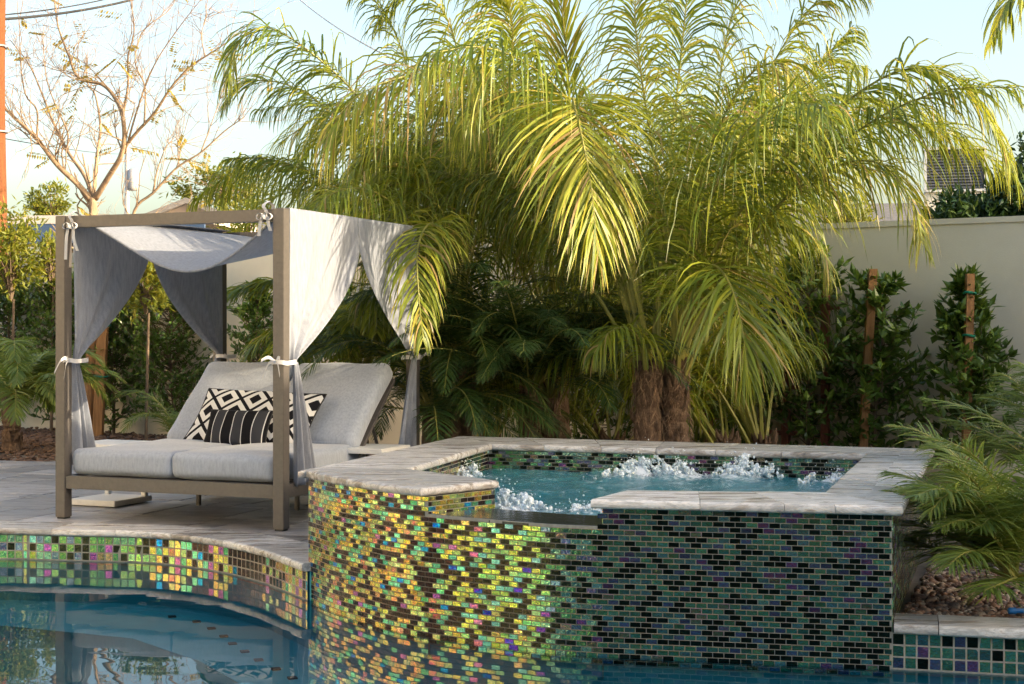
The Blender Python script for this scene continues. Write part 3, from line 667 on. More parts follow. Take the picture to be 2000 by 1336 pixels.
# splashes over the jets
def splash(c, h, seed, lean=0.0):
    """ragged mound of white water with thrown ribbons and droplets"""
    r_ = np.random.default_rng(seed); mb = MB(); n_ = 34; a = np.linspace(-1, 1, n_); X, Y_ = np.meshgrid(a, a, indexing='ij'); rr = np.sqrt(X ** 2 + Y_ ** 2)
    nz = sum(np.sin(r_.uniform(4, 16) * (X * math.cos(t_) + Y_ * math.sin(t_)) + r_.uniform(0, 6.3)) for t_ in r_.uniform(0, 6.3, 9)) / 3.0
    Z = h * .42 * np.clip(np.exp(-(rr / .5) ** 2) * (.75 + .3 * nz), 0, 1.2) - .006; W = .2 * (h / .2 + .25)
    mb.grid(np.dstack([c[0] + X * W * 1.35 + lean * Z, c[1] + Y_ * W * .8, c[2] + Z]), 0, np.dstack([np.clip(.3 - .55 * rr ** 2 + .12 * nz, -.3, .3), 0 * rr, 0 * rr]))
    ph_ = (1 + 5 ** .5) / 2; iv = nrm(np.array([(-1, ph_, 0), (1, ph_, 0), (-1, -ph_, 0), (1, -ph_, 0), (0, -1, ph_), (0, 1, ph_), (0, -1, -ph_), (0, 1, -ph_), (ph_, 0, -1), (ph_, 0, 1), (-ph_, 0, -1), (-ph_, 0, 1)], float))
    if_ = [(0, 11, 5), (0, 5, 1), (0, 1, 7), (0, 7, 10), (0, 10, 11), (1, 5, 9), (5, 11, 4), (11, 10, 2), (10, 7, 6), (7, 1, 8), (3, 9, 4), (3, 4, 2), (3, 2, 6), (3, 6, 8), (3, 8, 9), (4, 9, 5), (2, 4, 11), (6, 2, 10), (8, 6, 7), (9, 8, 1)]
    pk = [(r_.normal(0, .06) * 1.3, r_.normal(0, .04), r_.uniform(.5, 1.0)) for _ in range(5)]
    fb = MB()
    for k in range(200):
        ox, oy, hp = pk[k % 5]; u_ = r_.random() ** .75; sp_ = .042 * (1.15 - u_) * (h / .18 + .3); z = h * hp * u_
        p = np.array([c[0] + ox + r_.normal(0, sp_) * 1.2 + lean * z, c[1] + oy + r_.normal(0, sp_) * .8, c[2] + z]); s = r_.uniform(.008, .02) * (1.25 - .8 * u_)
        fb.add(p + iv * s * r_.uniform(.8, 1.3, (12, 1)) * (1, 1, 1.35), if_, 0, (.3, 0, 0))
    o = fb.build('splash', M['foam2'], spa, smooth=True)
    md = o.modifiers.new('merge', 'REMESH'); md.mode = 'VOXEL'; md.voxel_size = .005; md.use_smooth_shade = True
    tx = bpy.data.textures.get('froth') or bpy.data.textures.new('froth', 'CLOUDS'); tx.noise_scale = .03; tx.noise_depth = 4
    dm = o.modifiers.new('froth', 'DISPLACE'); dm.texture = tx; dm.strength = .018; dm.texture_coords = 'GLOBAL'
    sm_ = o.modifiers.new('soften', 'SMOOTH'); sm_.factor = .5; sm_.iterations = 3
    oc = np.array([(1, 0, 0), (-1, 0, 0), (0, 1, 0), (0, -1, 0), (0, 0, 1), (0, 0, -1)], float); of = [(0, 2, 4), (2, 1, 4), (1, 3, 4), (3, 0, 4), (2, 0, 5), (1, 2, 5), (3, 1, 5), (0, 3, 5)]
    for k in range(130):
        a_ = r_.uniform(0, 6.28); rad = abs(r_.normal(0, .11)) * (h / .2 + .3); z = abs(r_.normal(.35, .4)) * h * math.exp(-(rad / .16) ** 2) * 1.3; p = np.array([c[0] + rad * math.cos(a_) * 1.3 + lean * z, c[1] + rad * math.sin(a_), c[2] + z]); s = r_.uniform(.0016, .0055)
        mb.add(p + oc * s * r_.uniform(.7, 1.5, 3), of, 0, (.4, 0, 0))
    o = mb.build('spray', M['foam'], spa, smooth=True); tag(o, kind='stuff'); return o
for k, (c, h) in enumerate(jets): splash(c - np.array([0, 0, .01]), h, 40 + k, lean=(.35, -.5, .1, .2, -.4, .3, 0)[k])

# ================================================================== GARDEN WALL, HOUSES, POLES
WA, WB = np.array([-14.0, 24.9]), np.array([10.0, 9.65])          # line of the garden wall's face
wd = nrm(WB - WA); wn_ = np.array([-wd[1], wd[0]]); wlen = np.linalg.norm(WB - WA)
def wall_at(px, off=0.0):                                                  # point on the wall face seen at column px
    k = (px - 1000) / F; A_ = WA - wn_ * off; t = (k * A_[1] - A_[0]) / (wd[0] - k * wd[1]); return A_ + wd * t
gw = empty('garden_wall', (0, 0, 0)); tag(gw, 'long cream stucco garden wall behind the palms and shrubs', 'wall')
mb = MB(); c = (WA + WB) / 2 + wn_ * .1; wang = math.atan2(wd[1], wd[0])
mb.box((c[0], c[1], 1.06), (wlen / 2, .1, 1.12), wang); mb.build('wall', M['stucco'], gw)
mb = MB(); mb.box((c[0], c[1], 2.205), (wlen / 2, .112, .025), wang); mb.build('cap', M['stucco'], gw)

def house(name, label, c, h, rz, wallmat, roofmat, eave, ridge, over=.4, windows=(), axis=0, flat=False):
    """gabled or flat house: c centre, h half sizes"""
    t = empty(name, (c[0], c[1], 0), rz); tag(t, label, 'house')
    mb = MB(); hx, hy = h
    mb.box((0, 0, eave / 2 - .1), (hx, hy, eave / 2 + .1))
    if not flat:
        if axis == 0: mb.add([(-hx, -hy, eave), (-hx, hy, eave), (-hx, 0, ridge - .1), (hx, -hy, eave), (hx, hy, eave), (hx, 0, ridge - .1)], [(0, 1, 2), (3, 5, 4)])
        else: mb.add([(-hx, -hy, eave), (hx, -hy, eave), (0, -hy, ridge - .1), (-hx, hy, eave), (hx, hy, eave), (0, hy, ridge - .1)], [(0, 1, 2), (3, 5, 4)])
    mb.build('wall', wallmat, t)
    mb = MB(); th = .12
    if flat: mb.box((0, 0, eave + .08), (hx + over, hy + over, .08))
    else:
        for sg in (-1, 1):
            if axis == 0: q = [(-hx - over, 0, ridge), (hx + over, 0, ridge), (hx + over, sg * (hy + over), eave - .1), (-hx - over, sg * (hy + over), eave - .1)]
            else: q = [(0, -hy - over, ridge), (0, hy + over, ridge), (sg * (hx + over), hy + over, eave - .1), (sg * (hx + over), -hy - over, eave - .1)]
            mb.add(q + [(x, y, z - th) for x, y, z in q], [(0, 1, 2, 3), (7, 6, 5, 4), (0, 4, 5, 1), (1, 5, 6, 2), (2, 6, 7, 3), (3, 7, 4, 0)])
    mb.build('roof', roofmat, t)
    for (x, y, z, wx, wz_, ax) in windows:
        mb = MB(); hh = (wx, .04, wz_) if ax == 0 else (.04, wx, wz_)
        fr_ = MB(); fr_.box((x, y, z), tuple(v + (.05 if i != (1 if ax == 0 else 0) else -.01) for i, v in enumerate(hh))); w = fr_.build('window', M['trim'], t)
        mb.box((x, y, z), hh); mb.build('pane', M['glass'], w)
    return t

# unseen house on two sides, shaped for the tile reflections (out of the picture; its sunlit wing is mirrored in the tiles)
house('house', 'low white stucco house wing along the far side of the pool, out of view', (-15.2, 6.0), (6.0, 9.0), 0, M['house_white'], M['shingle'], 5.4, 7.0, .5,
      [(6.0, -4, 1.5, 1.1, 1.1, 1), (6.0, 0, 1.3, 1.3, 1.25, 1), (6.0, 5, 1.5, 1.0, .9, 1)], axis=1)
house('house', 'added tall dark house block behind the photographer, out of view', (-3.0, -9.4), (6.6, 3.2), 0, M['house_grey'], M['shingle'], 5.4, 6.8, .6,
      [(-5, 3.2, 1.3, 1.6, 1.2, 0), (2, 3.2, 1.3, 1.8, 1.2, 0), (5, 3.2, 1.5, 1.0, .9, 0)])  # unseen block, made tall and dark-walled to dim the right-hand tiles
house('house', 'neighbouring house with long eave beyond the side of the yard, out of view', (14.2, 11.0), (4.3, 17.0), 0, M['house_tan'], M['shingle'], 3.35, 4.6, .45,
      [(-4.3, -6, 1.5, 1.0, .8, 1), (-4.3, 3, 1.5, 1.0, .8, 1)], axis=1)
# neighbours seen over the wall
c = at(150, 560, 31.0)
t = empty('neighbour_house', (c[0], 31.0, 0), R(-8)); tag(t, 'flat roofed neighbour house with blue panelled fascia beside the utility pole', 'house')
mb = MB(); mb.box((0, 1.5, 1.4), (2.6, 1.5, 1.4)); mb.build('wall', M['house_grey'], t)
mb = MB(); mb.box((0, 1.5, 3.47), (2.75, 1.7, .085)); mb.build('roof_edge', M['trim'], t)
for k in range(4): mb = MB(); mb.box((-2.06 + k * 1.374, -.16, 3.19), (.682, .03, .185)); mb.build('panel', M['bluepanel'], t)
mb = MB(); mb.box((0, -.14, 2.97), (2.7, .06, .025)); mb.build('gutter', M['black'], t)
c = at(368, 388, 34.0)
g1 = house('gabled_house', 'tan gabled neighbour house with grey shingle roof above the daybed beam', (c[0], 37.0), (2.9, 3.0), 0, M['house_tan'], M['shingle'], 3.05, 4.16, .25, axis=1)
mb = MB(); mb.add([(0, 1, 4.02), (5.2, 1, 4.02), (5.2, -2.2, 3.25), (0, -2.2, 3.25), (5.2, 4, 3.25), (0, 4, 3.25)], [(0, 3, 2, 1), (0, 1, 4, 5)]); mb.build('side_roof', M['shingle'], g1)
mb = MB(); mb.box((3.9, .6, 1.6), (1.3, 2.4, 1.62)); mb.build('side_wall', M['house_tan'], g1)
c = at(1700, 400, 25.0)
house('neighbour_house', 'neighbour house with dark shingle roof behind the palm tips and wall', (c[0], 28.0), (3.4, 2.6), R(-6), M['house_tan'], M['shingle'], 2.6, 3.55, .3, axis=0)
c = at(1866, 350, 24.0); t = empty('rooftop_cooler', (c[0], 24.0, .10), R(-14)); tag(t, 'white boxy rooftop cooler with dark louvred vent above the green hedge', 'air cooler')
mb = MB()
for q in (((-.45, .35, 3.66), (.018, .35, .34)), ((.45, .35, 3.66), (.018, .35, .34)), ((0, .35, 3.99), (.47, .37, .018)), ((0, .35, 3.33), (.47, .35, .018)), ((0, .68, 3.66), (.43, .015, .3))): mb.box(*q)
mb.build('casing', M['white_metal'], t)
for k in range(13): mb = MB(); mb.box((-.02, .03, 3.38 + k * .046), (.42, .02, .006), axes=[[1, 0, 0], [0, .8, .6], [0, -.6, .8]]); mb.build('slat', M['louver'], t)
mb = MB(); mb.box((0, .06, 3.66), (.42, .008, .3)); mb.build('backing', M['louver'], t)
mb = MB(); mb.box((0, .4, 3.0), (.46, .34, .31)); mb.box((0, .4, 1.35), (.6, .45, 1.34)); mb.build('stand', M['house_white'], t)

# utility poles and wires
pc = at(-6, 300, 22.5)
t = empty('utility_pole', (pc[0], 22.5, 0)); tag(t, 'tall orange brown wooden utility pole at the very left edge', 'pole')
mb = MB(); zz = np.linspace(-.1, 9.5, 14); mb.tube([(0.02 * math.sin(z), 0, z) for z in zz], np.linspace(.155, .115, 14), 14); mb.build('shaft', M['pole'], t, smooth=True)
mb = MB(); mb.box((0, -.15, 8.7), (1.1, .05, .06)); mb.build('crossarm', M['pole'], t)
for z in (4.15, 5.4): mb = MB(); mb.tube([(.16 * math.cos(a), .16 * math.sin(a), z) for a in np.linspace(0, 6.28, 13)], .012, 5); mb.build('band', M['steel'], t)
c = at(248, 400, 70.0); t = empty('distant_pole', (c[0], 70.0, 0)); tag(t, 'thin distant power pole with round transformer seen through the bare tree', 'pole')
mb = MB(); mb.tube([(0, 0, 0), (0, 0, 9.6)], [.13, .1], 8); mb.build('shaft', M['steel'], t)
mb = MB(); mb.tube([(.28, 0, 7.6), (.28, 0, 7.75), (.28, 0, 8.5), (.28, 0, 8.6)], [.15, .24, .24, .15], 12); mb.build('transformer', M['steel'], t, smooth=True)
def wire(a, b, sag, r_, label, mat='wire'):
    a, b = np.asarray(a), np.asarray(b); q = np.linspace(0, 1, 24)[:, None]; p = a + (b - a) * q; p[:, 2] -= (sag * 4 * q * (1 - q))[:, 0]
    mb = MB(); mb.tube(p, r_, 5); tag(mb.build('power_line', M[mat], smooth=True), label, 'cable')
wire(at(-6, 38, 22.4), at(330, -22, 30), .1, .022, 'thick black cable running from the utility pole over the bare tree')
wire(at(-6, 30, 22.4), at(330, -40, 34), .12, .012, 'thin wire just above the thick cable from the utility pole')
wire(at(-6, 268, 22.4), at(260, 300, 70), .1, .008, 'thin wire crossing low behind the bare tree')
wire(at(575, -10, 30), at(800, 130, 20), .1, .012, 'pale cable slanting down into the upper palm fronds', 'trim')

# ================================================================== PLANTS
def tri_leaves(mb, C, D, L, W, rng, tint, up=None):
    """pointed, folded leaves: base C, direction D, length L, width W (arrays)"""
    n_ = len(C); D = nrm(D); U = nrm(np.cross(D, rng.normal(0, 1, (n_, 3)) + (np.array([0, 0, 2.0]) if up is None else up))); Nn = np.cross(U, D)
    L = L[:, None]; W = W[:, None]
    a = C; b = C + D * L * .42 + U * W - Nn * W * .25; c = C + D * L + Nn * L * -.08; d = C + D * L * .42 - U * W - Nn * W * .25; e = C + D * L * .45 + Nn * W * .2
    V = np.stack([a, b, c, d, e], 1).reshape(-1, 3); fs = []
    for i in range(n_): k = 5 * i; fs += [(k, k + 1, k + 4), (k + 1, k + 2, k + 4), (k + 2, k + 3, k + 4), (k + 3, k, k + 4)]
    T = np.repeat(np.column_stack([tint, np.zeros(n_), np.zeros(n_)]), 5, 0)
    mb.add(V, fs, 0, T)
def shrub(name, label, base, h, rad, n, seed, mat='ficus', L=.085, trunk=.022, prof=None, stake=None, group=None, lean=(0, 0), low=.05, cat='shrub', dens=9):
    rng = np.random.default_rng(seed); t = empty(name, base); tag(t, label, cat, group)
    mb = MB(); zz = np.linspace(0, h * .93, 9); wob = np.cumsum(rng.normal(0, .018, (9, 2)), 0)
    tp = np.column_stack([wob[:, 0] + lean[0] * zz / h, wob[:, 1] + lean[1] * zz / h, zz]); mb.tube(tp, np.linspace(trunk, trunk * .3, 9), 6)
    prof = prof or (lambda u: .55 + .45 * math.sin(math.pi * min(1, .15 + u * .95)) if u < .8 else max(.18, 1.9 - 1.85 * u))
    lv = MB(); ntw = max(30, n // dens); C = []; D = []
    for k in range(ntw):
        u = low + (1 - low) * rng.random() ** .85; z0 = u * h * .92; a = rng.uniform(0, 6.28); r_ = rad * prof(u) * rng.uniform(.55, 1.12)
        s0 = np.array([np.interp(z0, zz, tp[:, 0]), np.interp(z0, zz, tp[:, 1]), z0]); el = rng.uniform(.15, 1.0)
        e = s0 + np.array([math.cos(a) * r_, math.sin(a) * r_, r_ * el]); mid = (s0 + e) / 2 + rng.normal(0, .03, 3) + (0, 0, -.04 * r_)
        tw = catmull([s0, mid, e], 7); mb.tube(tw, np.linspace(.006, .002, 7), 4, cap=False)
        m_ = 16; q = rng.uniform(.25, 1.02, m_); pts = np.array([np.interp(q, np.linspace(0, 1, 7), tw[:, i]) for i in range(3)]).T
        dd = nrm(e - s0) * .7 + rng.normal(0, .6, (m_, 3)) + (0, 0, .25); C.append(pts); D.append(dd)
    C = np.vstack(C); D = np.vstack(D); m_ = len(C)
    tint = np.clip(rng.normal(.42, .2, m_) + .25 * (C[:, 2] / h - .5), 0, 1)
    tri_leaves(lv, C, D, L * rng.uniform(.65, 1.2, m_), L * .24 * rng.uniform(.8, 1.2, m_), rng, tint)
    mb.build('trunk', M['branch'], t); lv.build('foliage', M[mat], t); return t
def stake(label, a, b, r_, tapes=(), mat='wood', square=False, group=None):
    a, b = np.asarray(a, float), np.asarray(b, float); t = empty('wooden_stake', tuple(a)); tag(t, label, 'stake', group)
    mb = MB(); n_ = 8; q = np.linspace(0, 1, n_)[:, None]; p = (b - a) * q
    if square: d = nrm(b - a); mb.box((b - a) / 2, (r_, r_, np.linalg.norm(b - a) / 2), axes=[[1, 0, 0], np.cross(d, [1, 0, 0]), d])
    else: mb.tube(p, r_ * np.array([1, .98, 1.02, 1, .97, 1, .98, .96]), 9)
    mb.build('shaft', M[mat], t, smooth=not square)
    for z in tapes:
        q_ = (z - a[2]) / (b[2] - a[2]); c_ = (b - a) * q_; mb = MB(); rr = r_ * (1.5 if square else 1.12)
        mb.tube([c_ + (rr * math.cos(x), rr * math.sin(x), .006 * math.sin(2 * x)) for x in np.linspace(0, 6.28, 13)], .011, 5); mb.build('tie_tape', M['green_tape'], t)
def wp(px, off=.35):                                     # planting spot in front of the wall at column px
    p = wall_at(px, off); return (p[0], p[1], -.03)
G1 = 'ficus columns trained along the garden wall'
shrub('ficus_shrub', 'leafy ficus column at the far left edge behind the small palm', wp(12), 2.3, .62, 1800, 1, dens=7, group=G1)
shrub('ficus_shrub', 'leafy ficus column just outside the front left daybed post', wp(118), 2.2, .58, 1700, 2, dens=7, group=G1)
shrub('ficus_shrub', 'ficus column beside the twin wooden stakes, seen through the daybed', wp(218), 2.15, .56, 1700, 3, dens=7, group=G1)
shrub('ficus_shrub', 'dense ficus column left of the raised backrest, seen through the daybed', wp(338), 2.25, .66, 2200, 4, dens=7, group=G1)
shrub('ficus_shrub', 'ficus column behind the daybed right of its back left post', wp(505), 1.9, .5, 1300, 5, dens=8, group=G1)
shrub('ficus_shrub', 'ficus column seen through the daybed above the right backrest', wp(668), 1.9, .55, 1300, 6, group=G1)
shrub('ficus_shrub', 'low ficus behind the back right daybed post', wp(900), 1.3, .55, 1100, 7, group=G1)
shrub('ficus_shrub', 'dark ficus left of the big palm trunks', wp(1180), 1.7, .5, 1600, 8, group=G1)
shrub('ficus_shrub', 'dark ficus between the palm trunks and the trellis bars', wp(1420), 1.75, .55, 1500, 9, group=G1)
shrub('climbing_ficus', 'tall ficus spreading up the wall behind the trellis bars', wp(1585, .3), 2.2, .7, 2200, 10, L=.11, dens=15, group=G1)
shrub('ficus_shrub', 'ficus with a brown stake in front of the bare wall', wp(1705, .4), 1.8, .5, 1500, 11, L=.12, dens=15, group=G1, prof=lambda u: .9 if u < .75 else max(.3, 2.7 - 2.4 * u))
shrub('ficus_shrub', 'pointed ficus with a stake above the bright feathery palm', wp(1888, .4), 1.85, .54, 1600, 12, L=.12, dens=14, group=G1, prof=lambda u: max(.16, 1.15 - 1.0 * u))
# stakes
b_ = wp(188, .75); stake('round brown tree stake, slightly darker of the pair behind the daybed curtain', (b_[0] - .10, b_[1], -.03), (b_[0] + .0, b_[1], 1.95), .07, (.68, 1.28)); 
stake('paler squared tree stake tied to the round one behind the daybed', (b_[0] + .05, b_[1] - .12, -.03), (b_[0] + .14, b_[1] - .12, 1.85), .055, (.7, 1.3), square=True)
b_ = wp(1700, .5); stake('brown stake standing in the ficus left of the palm frond tip', (b_[0] - .08, b_[1], -.03), (b_[0] + .02, b_[1], 1.78), .035, (), square=True)
b_ = wp(1890, .52); stake('brown stake with green tapes in the pointed ficus', (b_[0] - .02, b_[1], -.03), (b_[0] + .02, b_[1], 1.72), .032, (1.2, 1.56), square=True)
# wooden trellis on the wall behind the palms
t = empty('trellis', (0, 0, 0)); tag(t, 'red brown wooden trellis posts and bars half hidden behind the palm', 'trellis')
for px in (1383, 1535, 1612):
    p = wp(px, .75 if px == 1383 else .2); mb = MB(); mb.box((p[0], p[1], .58 if px < 1500 else .8), (.035, .03, .8 if px > 1500 else .62), wang); mb.build('upright', M['redwood'], t)
for px0, px1, z in ((1372, 1412, .42), (1375, 1560, .72), (1500, 1640, 1.45), (1500, 1560, .3)):
    a, b = np.array(wp(px0, .22)), np.array(wp(px1, .22)); c = (a + b) / 2; mb = MB(); mb.box((c[0], c[1], z), (np.linalg.norm(a - b) / 2, .012, .02), wang); mb.build('bar', M['redwood'], t)

# yellow sunlit shrubs leaning over the wall, hedge and far trees
def bush(name, label, c, r, n, seed, mat, L=.09, cat='bush', trunk=True, group=None, ncl=28):
    rng = np.random.default_rng(seed); t = empty(name, (c[0], c[1], 0)); tag(t, label, cat, group); lv = MB(); br = MB()
    Cs = []; Ds = []
    for k in range(ncl):
        d = nrm(rng.normal(0, 1, 3)); q = d * rng.uniform(.45, 1) * np.array(r); m_ = n // ncl
        Cs.append(np.array([0, 0, c[2]]) + q + rng.normal(0, 1, (m_, 3)) * np.array(r) * .2); Ds.append(nrm(q + (0, 0, .2)) * .6 + rng.normal(0, .6, (m_, 3)))
        if trunk: br.tube(catmull([(0, 0, max(0, c[2] - r[2] * 1.1)), (q * .4 + (0, 0, c[2] - .2 * r[2])), q + (0, 0, c[2])], 6), np.linspace(.014, .005, 6), 4, cap=False)
    C = np.vstack(Cs); D = np.vstack(Ds); m_ = len(C)
    tri_leaves(lv, C, D, L * rng.uniform(.6, 1.25, m_), L * .2 * rng.uniform(.8, 1.25, m_), rng, np.clip(rng.normal(.45, .24, m_), 0, 1))
    if trunk: br.tube([(0, 0, -.03), (.03, 0, max(.1, c[2] - r[2] * 1.05))], [.022, .016], 6)
    if trunk: br.build('trunk', M['branch'], t)
    lv.build('crown', M[mat], t)
G2 = 'sunlit yellow green shrubs at the wall'
bush('sunlit_shrub', 'bright yellow green shrub leaning over the wall at the left edge', at(22, 500, 18.6), (.42, .35, .5), 1500, 31, 'yellowleaf', .1, group=G2)
bush('sunlit_shrub', 'small yellow green shrub over the wall beside the front left daybed post', at(100, 510, 18.9), (.25, .3, .3), 600, 32, 'yellowleaf', .1, group=G2)
bush('sunlit_shrub', 'golden shrub top glowing behind the left daybed curtain', at(285, 545, 17.2), (.36, .3, .36), 1300, 33, 'yellowleaf', .1, group=G2)
bush('sunlit_shrub', 'yellow green sprigs under the front beam behind the daybed', at(480, 440, 20.5), (.4, .3, .3), 500, 34, 'yellowleaf', .1, group=G2)
bush('sunlit_shrub', 'yellow shrub top catching sun on the wall cap right of the palms', at(1640, 420, 14.6), (.3, .25, .16), 600, 35, 'yellowleaf', .09, group=G2)
G3 = 'far trees over the roofs'
bush('far_tree', 'yellow green bush above the flat roof beside the utility pole', at(100, 395, 36), (.55, .5, .42), 1100, 36, 'yellowleaf', .14, 'tree', group=G3)
bush('far_tree', 'pale yellow green tree behind the bare tree and gabled house', at(435, 360, 44), (1.2, 1, .75), 1600, 37, 'yellowleaf', .2, 'tree', group=G3)
for i, (px, py, rx, rz) in enumerate([(1892, 425, .42, .34), (1990, 395, .42, .5), (2070, 375, .6, .8)]):
    bush('oleander_hedge', ['dark green oleander in front of the rooftop cooler', 'dark green oleander at the right edge above the wall', 'oleander beyond the right edge of the picture'][i], at(px, py + 20, 17.5), (rx, .5, rz), 3200, 50 + i, 'oleander', .13, 'hedge', group='oleander hedge above the wall', ncl=60)

# ---------------- bare tree behind the wall
def bare_tree(name, label, limbs, Y, seed, tw, leafn):
    rng = np.random.default_rng(seed); base = limbs[0][0][0]; t = empty(name, (0, 0, 0)); tag(t, label, 'tree')
    mb = MB(); tips = []
    def grow(p, d, L, r_, lev):
        n_ = 6; pts = [p]
        for k in range(n_):
            d = nrm(d + rng.normal(0, .16, 3) + (0, 0, .05)); pts.append(pts[-1] + d * L / n_)
        pts = np.array(pts); mb.tube(pts, np.linspace(r_, r_ * .45, n_ + 1), 5 if r_ > .012 else 4, cap=False)
        if lev > 0:
            for k in range(rng.integers(2, 4)):
                i = rng.integers(2, n_ + 1); grow(pts[i], nrm(d + rng.normal(0, .55, 3)), L * rng.uniform(.45, .75), r_ * .5, lev - 1)
        else: tips.append((pts[-1], d))
    for pts, r0, r1 in limbs:
        q = np.array([at(px, py, Y + dy) for px, py, dy in pts]); c = catmull(q, max(8, len(q) * 5)); n_ = len(c)
        rr = np.linspace(r0, r1, n_) * .6; mb.tube(c, rr, 7, cap=True)
        for k in range(int(n_ * tw)):
            i = rng.integers(n_ // 4, n_); d = nrm(c[min(i + 1, n_ - 1)] - c[i - 1]); side = nrm(rng.normal(0, 1, 3) * (1, .7, 1) + (0, 0, .5))
            grow(c[i], nrm(d * .6 + side * .8), rng.uniform(.35, 1.0), max(.005, rr[i] * .35), 2 if rng.random() < .55 else 1)
        tips.append((c[-1], nrm(c[-1] - c[-3])))
    mb.build('trunk', M['bark'], t, smooth=True)
    lv = MB(); C = []; D = []
    for k in rng.choice(len(tips), min(leafn, len(tips)), replace=False):
        p, d = tips[k]; side = nrm(np.cross(d, (0, 1, 0)) + rng.normal(0, .2, 3)); run = nrm(d * .3 + rng.normal(0, .5, 3) * (1, 1, .3))
        for j in range(9):
            for s in (-1, 1): C.append(p + run * j * .045); D.append(side * s + run * .5 + (0, 0, -.4))
    if C: tri_leaves(lv, np.array(C), np.array(D), np.full(len(C), .085), np.full(len(C), .02), rng, rng.uniform(0, 1, len(C))); tag(lv.build('foliage', M['dryleaf'], t), kind='stuff')
z0 = 0
limbs = [([(181, 640, 0), (181, 520, 0), (182, 415, 0), (181, 385, 0)], .15, .11),
 ([(178, 390, 0), (152, 360, -.1), (112, 322, -.3), (76, 276, -.5), (48, 248, -.6), (18, 220, -.6), (-20, 185, -.6)], .085, .03),
 ([(182, 392, 0), (166, 345, .3), (132, 295, .6), (104, 238, .9), (84, 188, 1.1), (58, 128, 1.3), (20, 78, 1.5)], .06, .012),
 ([(183, 385, 0), (189, 310, .4), (196, 248, .6), (186, 185, .7), (172, 165, .8), (168, 110, .9)], .055, .012),
 ([(186, 388, 0), (214, 342, -.3), (236, 305, -.5), (243, 268, -.6), (239, 225, -.6), (224, 190, -.5), (199, 165, -.4), (154, 152, -.3), (134, 108, -.2), (112, 45, 0), (105, -20, 0)], .085, .014),
 ([(240, 228, -.6), (250, 165, -.7), (250, 112, -.8), (262, 60, -.9), (254, -10, -1)], .035, .012),
 ([(241, 290, -.5), (270, 255, -.7), (302, 220, -.9), (335, 170, -1.1), (372, 130, -1.2), (402, 110, -1.3), (440, 85, -1.4), (496, 38, -1.5)], .05, .01),
 ([(282, 244, -.8), (283, 170, -.6), (264, 120, -.5), (280, 60, -.4), (330, 20, -.3), (350, -20, -.2)], .028, .008),
 ([(400, 110, -1.3), (394, 65, -1.3), (410, 15, -1.3)], .018, .006),
 ([(72, 272, -.5), (72, 215, -.4), (50, 185, -.4), (40, 120, -.3), (38, 50, -.3)], .03, .008),
 ([(131, 292, .6), (132, 258, .7), (110, 208, .8), (90, 150, 1), (84, 70, 1.2)], .028, .008),
 ([(244, 300, -.5), (268, 215, -.8), (300, 130, -1), (345, 60, -1.2), (400, -10, -1.4)], .03, .008)]
bare_tree('bare_tree', 'leafless tan branched tree rising behind the wall over the daybed', limbs, 25.0, 3, .9, 45)
bare_tree('bare_tree', 'small leafless tree leaning right beside the gabled roof', [([(255, 640, 0), (258, 480, 0), (264, 408, 0), (300, 376, -.1), (345, 328, -.2), (392, 298, -.3), (440, 255, -.4), (476, 230, -.5)], .06, .012), ([(300, 376, 0), (308, 330, .1), (330, 280, .2), (352, 290, .3)], .025, .006), ([(345, 328, -.2), (352, 300, 0), (350, 240, .1)], .022, .006), ([(392, 298, 0), (410, 250, 0), (436, 175, 0)], .018, .005)], 23.5, 9, .8, 14)

